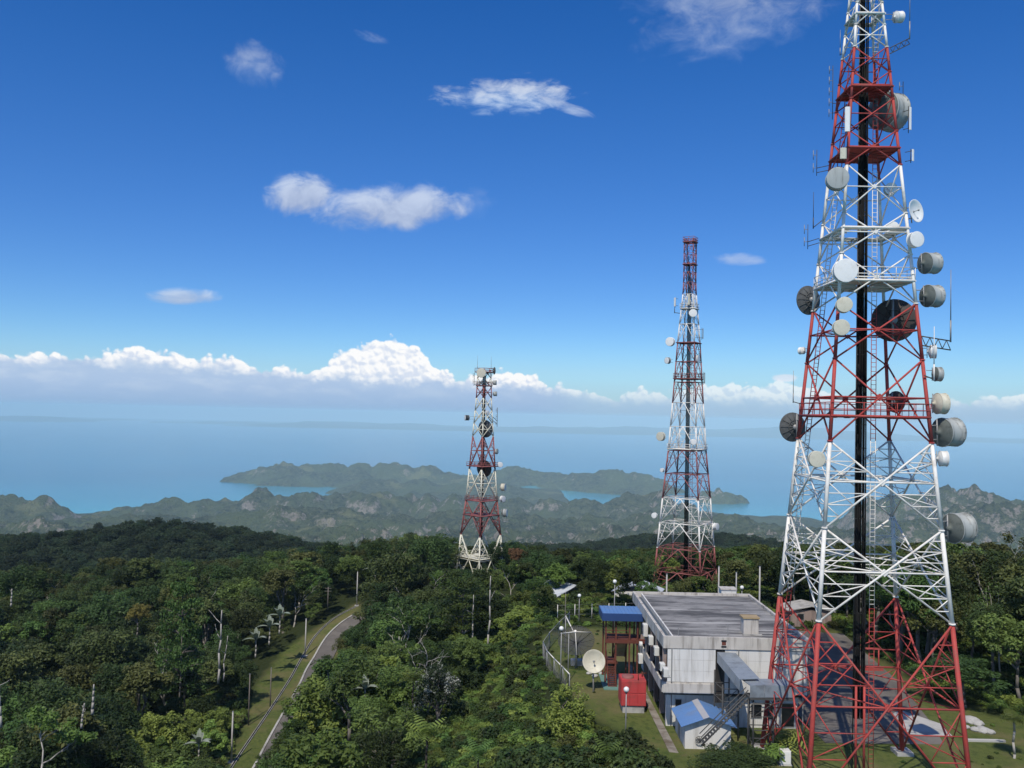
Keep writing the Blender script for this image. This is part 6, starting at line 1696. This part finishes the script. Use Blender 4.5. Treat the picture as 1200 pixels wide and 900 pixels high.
# the 300 that show largest stand as trees of their own, the rest as one far forest
vis = sorted([t for t in TREES if -40 < t[7][0] < 1240 and t[7][1] - t[0] < 900], key=lambda t: -t[0])
NT_MAX = 262
solo, rest = vis[:NT_MAX], vis[NT_MAX:] + [t for t in TREES if not (-40 < t[7][0] < 1240 and t[7][1] - t[0] < 900)]
LMK = [('the tall white dead trunk', 258, 750), ('the brown wooden poles', 303, 805), ('the nearest pale road pole', 271, 865), ('the middle pale road pole', 358, 748), ('the farthest road pole', 418, 690),
 ('the small hilltop tower', 561, 640), ('the slender tall pale trunk', 572, 712), ('the bare white-branched tree', 503, 768), ('the blossoming tree', 516, 803), ('the spreading corner tree', 48, 872), ('the short white snag', 109, 812),
 ('the yellowing tree', 162, 720), ('the tall layered tree', 213, 722), ('the middle tower', 803, 660), ('the zinc-roofed hut', 661, 684), ('the far lawn fence', 690, 722), ('the flat roof', 820, 690), ('the forked pale tree', 1172, 705),
 ('the white-trunked tree', 1132, 785), ('the open-crowned tree', 1160, 668), ('the crossarm power pole', 384, 700), ('the red gantry', 1021, 770), ('the pink hut', 945, 712), ('the lower road', 325, 868), ('the picture\'s left edge', 0, 690), ('the crooked-trunked small tree', 466, 845), ('the twin-stemmed pale trunk', 385, 800), ('the pale leaning edge stem', 2, 815), ('the silver plantains', 318, 735), ('the far right picture edge', 1195, 760), ('the nearest tower\'s cable riser', 1009, 690)]
def where(px, py):
    nm, lx, ly = min(LMK, key=lambda q: math.hypot(q[1] - px, (q[2] - py) * 1.2))
    dx, dy = px - lx, py - ly
    if abs(dx) > abs(dy): d_ = 'left of' if dx < 0 else 'right of'
    else: d_ = 'behind' if dy < 0 else 'in front of'
    return nm, d_, math.hypot(dx, dy)
ORD = ['', 'second', 'third', 'fourth', 'fifth', 'sixth', 'seventh', 'eighth', 'ninth', 'tenth', 'eleventh', 'twelfth']
cl_ = {}
for t_ in solo:
    kd = t_[1].rstrip('0123456789'); nm, d_, ds = where(*t_[7]); cl_.setdefault((kd, nm, d_), []).append((ds, t_))
for (kd, nm, d_), lst in cl_.items():
    lst.sort(key=lambda q: q[0])
    for k, (ds, (rp, key, x, y, z, s, rz_, pc)) in enumerate(lst):
        pre = ('nearest ' if k == 0 else ORD[min(k, 11)] + ' ') if len(lst) > 1 else ''
        plant(key, (x, y, z), s, rz_, {'tier': 'layered_tree', 'sparse': 'open_crowned_tree'}.get(kd, 'broadleaf_tree'), pre + lab[kd] + ' ' + d_ + ' ' + nm, 'tree', lab[kd] + 's ' + region(x, y))

def scatter(name, pts, keys, kind='stuff', trunks=False):
    """pts rows: x, y, z, scale, rotation, key index - leaf crowns set out on points"""
    pts = np.array(pts, float); me = bpy.data.meshes.new(name)
    me.vertices.add(len(pts)); me.vertices.foreach_set('co', pts[:, :3].astype(np.float32).ravel())
    for nm, ci_ in (('scl', 3), ('rot', 4), ('key', 5)):
        a = me.attributes.new(nm, 'FLOAT', 'POINT'); a.data.foreach_set('value', pts[:, ci_].astype(np.float32))
    o = link(bpy.data.objects.new(name, me)); o['kind'] = kind
    ng = bpy.data.node_groups.new(name + '_nodes', 'GeometryNodeTree')
    ng.interface.new_socket('Geometry', in_out='INPUT', socket_type='NodeSocketGeometry'); ng.interface.new_socket('Geometry', in_out='OUTPUT', socket_type='NodeSocketGeometry')
    gi = ng.nodes.new('NodeGroupInput'); go_ = ng.nodes.new('NodeGroupOutput'); jn = ng.nodes.new('GeometryNodeJoinGeometry'); L = ng.links.new
    def attr(nm): nd = ng.nodes.new('GeometryNodeInputNamedAttribute'); nd.data_type = 'FLOAT'; nd.inputs['Name'].default_value = nm; return nd.outputs[0]
    sc_, ro, ky = attr('scl'), attr('rot'), attr('key')
    cx = ng.nodes.new('ShaderNodeCombineXYZ'); L(ro, cx.inputs[2]); er = ng.nodes.new('FunctionNodeEulerToRotation'); L(cx.outputs[0], er.inputs[0])
    cs_ = ng.nodes.new('ShaderNodeCombineXYZ')
    for q in range(3): L(sc_, cs_.inputs[q])
    for i, src in enumerate(keys):
        cmp_ = ng.nodes.new('FunctionNodeCompare'); cmp_.data_type = 'FLOAT'; cmp_.operation = 'EQUAL'; L(ky, cmp_.inputs[0]); cmp_.inputs[1].default_value = i; cmp_.inputs['Epsilon'].default_value = .1
        oi = ng.nodes.new('GeometryNodeObjectInfo'); oi.transform_space = 'ORIGINAL'; oi.inputs[0].default_value = src
        ip = ng.nodes.new('GeometryNodeInstanceOnPoints'); L(gi.outputs[0], ip.inputs['Points']); L(cmp_.outputs[0], ip.inputs['Selection']); L(oi.outputs['Geometry'], ip.inputs['Instance']); L(er.outputs[0], ip.inputs['Rotation']); L(cs_.outputs[0], ip.inputs['Scale'])
        L(ip.outputs[0], jn.inputs[0])
    L(jn.outputs[0], go_.inputs[0])
    md = o.modifiers.new('scatter', 'NODES'); md.node_group = ng
    return o
def crown_of(o):
    return next(c for c in o.children if c.name.startswith('crown'))
def crown_obj(key):
    me = PROTO[key][1]
    for o in COL.objects:
        if o.data is me and o.material_slots and o.material_slots[0].link == 'DATA': return o
    # one more plant of this kind out of the way of the view but inside the wood
    r_ = plant(key, *SPARE.pop())
    return crown_of(r_)
SPARE = [((-52 - 3 * k, 100 + 2 * k, gz(-52 - 3 * k, 100 + 2 * k)), 1.0, .3 * k, 'low_shrub', 'low leafy shrub deep in the forest left of the road', 'shrub', 'shrubs deep in the forest left of the road') for k in range(24)]
fk = ['dark1', 'dark2', 'dark3', 'olive1', 'olive2', 'mid1', 'mid2', 'bright1', 'bright2', 'tier1', 'tier2', 'sparse1', 'sparse2']
scatter('forest', [(x, y, z, s, rz_, fk.index(key)) for rp, key, x, y, z, s, rz_, pc in rest], [crown_obj(k) for k in fk])

# ---- wooded ridges farther off
pts = []
for Yb in np.arange(430, 1320, 6.0):
    sp_ = 4.8 + Yb * .003
    for xb in np.arange(-.66 * Yb, .66 * Yb, sp_):
        x = xb + rngF.uniform(-.45, .45) * sp_; y = Yb + rngF.uniform(-3.4, 3.4); pts.append((x, y))
pts = np.array(pts); zr_ = ground_z(pts[:, 0], pts[:, 1])
ok = []
p_broad('ridge1', 41, LM['ridge'], 4.6, 10, 1500, .8, 6); p_broad('ridge2', 42, LM['ridge'], 3.9, 11.5, 1300, .8, 5); p_broad('ridge3', 43, LM['ridge'], 5.0, 9, 1500, .85, 6)
for (x, y), z in zip(pts, zr_):
    px_, py_ = project(x, y, z + 8)
    if -60 < px_ < 1260 and py_ < 668: ok.append((x, y, z - 1.0, rngF.uniform(.85, 1.35), rngF.uniform(0, 6.28), int(rngF.integers(0, 3))))
xr, yr = P(115, 621, 690).x, 690.0
lone = [plant(k, (P(px, 640, 690).x, 690, gz(P(px, 640, 690).x, 690) - .5), s, .4, 'ridge_tree', lb, 'tree', None, None, q) for k, px, s, lb, q in
        (('ridge2', 115, 1.0, 'lone tree standing above the crest of the dark blue-green ridge', 1.5), ('ridge1', 200, 1.1, 'dark tree on the very top of the dark ridge at the left', 1.0), ('ridge3', 330, 1.0, 'dark tree where the dark ridge drops towards the right', 1.0))]
scatter('ridge_forest', ok, [crown_of(lone[1]), crown_of(lone[0]), crown_of(lone[2])])

# ---- undergrowth on the open slope, under the trees and round the compound
pts = []
for Yb in np.arange(60, 176, 1.1):
    for xb in np.arange(-.64 * Yb, .64 * Yb, 1.1):
        pts.append((xb + rngF.uniform(-.6, .6), Yb + rngF.uniform(-.6, .6)))
pts = np.array(pts); d1 = poly_sd(pts[:, 0], pts[:, 1], PLAT); d2 = poly_sd(pts[:, 0], pts[:, 1], excl); zz = ground_z(pts[:, 0], pts[:, 1])
rdist = line_d(pts[:, 0], pts[:, 1], [tuple(p[:2]) for p in offset_line([Vector(q) for q in road_left], 2.3)])
patch = fbm(pts[:, 0] / 9, pts[:, 1] / 9, 3)
uk = ['shrub1', 'shrub2', 'shrub3', 'shrub4', 'frond']
up_ = []
lwd = poly_sd(pts[:, 0], pts[:, 1], LAWN)
for (x, y), a, b2, z, rdv, pt, lw in zip(pts, d1, d2, zz, rdist, patch, lwd):
    right = lw > .6 and (x > 44 or y > 118)
    if a < .4 and not right: continue
    if b2 < .5: continue
    px_, py_ = project(x, y, z)
    if not (-60 < px_ < 1260 and py_ < 960): continue
    near_open = -16 < x < 14 and y < 128
    if not near_open and rngF.random() < (.35 if right else .55): continue
    w = [.28, .34, .06, .08, .24] if pt > .44 else [.32, .22, .14, .14, .18]
    s = rngF.uniform(.45, 1.0) * (1.05 if near_open else 1.5 if right else 1.2) * (1.0 if a > 2.5 else .7)
    up_.append((x, y, z - .1, s, rngF.uniform(0, 6.28), int(rngF.choice(5, p=w))))
# the taller thicket along the bottom edge, below the lawn
for _ in range(170):
    px_, py_ = rngF.uniform(590, 790), rngF.uniform(868, 935); Y = rngF.uniform(70, 80)
    q = P(px_, py_, Y)
    if poly_sd(np.array([q.x]), np.array([Y]), PLAT)[0] < .8: continue
    up_.append((q.x, Y, gz(q.x, Y) - .1, rngF.uniform(.9, 1.6), rngF.uniform(0, 6.28), int(rngF.choice([0, 2, 3]))))
for _ in range(420):
    x, y = rngF.uniform(3, 70), rngF.uniform(62, 126)
    if poly_sd(np.array([x]), np.array([y]), LAWN)[0] > -.5 or (14.5 < x < 30.2 and 80 < y < 109) or (29.8 < x < 48 and 83 < y < 128): continue
    up_.append((x, y, ZG - .02, rngF.uniform(.10, .26), rngF.uniform(0, 6.28), int(rngF.choice([0, 1, 2, 4]))))
shr = [plant(k, (P(px, py, Y).x, Y, gz(P(px, py, Y).x, Y)), s, .2, 'low_shrub' if k != 'frond' else 'ground_fern', lb, 'shrub' if k != 'frond' else 'fern') for k, px, py, Y, s, lb in
       (('shrub1', 600, 812, 98, 1.3, 'leafy green shrub in the middle of the open slope'), ('shrub2', 612, 768, 112, 1.5, 'bright shrub on the upper slope left of the fence'), ('shrub3', 545, 790, 106, 1.4, 'brownish olive shrub right of the blossoming tree'),
        ('shrub4', 560, 760, 116, 1.7, 'dark bushy shrub below the slender pale trunk'), ('frond', 640, 850, 84, 1.3, 'low fern left of the rounded yellow-green shrub'))]
scatter('undergrowth', up_, [crown_of(o) for o in shr])
print('trees', len(TREES), 'solo', len(solo), 'rest', len(rest), 'ridge', len(ok), 'under', len(up_))
# ------------------------------------------------------------------ haze: the air between here and the coast
m = bpy.data.materials.new('sea_air_haze'); m.use_nodes = True
T = NT(m.node_tree); T.n.clear()
pv = T.add('ShaderNodeVolumePrincipled')
pv.inputs['Color'].default_value = (0.62, 0.90, 1.0, 1)
pv.inputs['Density'].default_value = 3.7e-5
pv.inputs['Anisotropy'].default_value = -0.40
mo = T.add('ShaderNodeOutputMaterial'); T.l.new(pv.outputs[0], mo.inputs['Volume'])
bm = new(); box(bm, -63000, 63000, -9500, 63000, SEA - 80, 60)
hzo = obj('haze', bm, m)
hzo['kind'] = 'stuff'
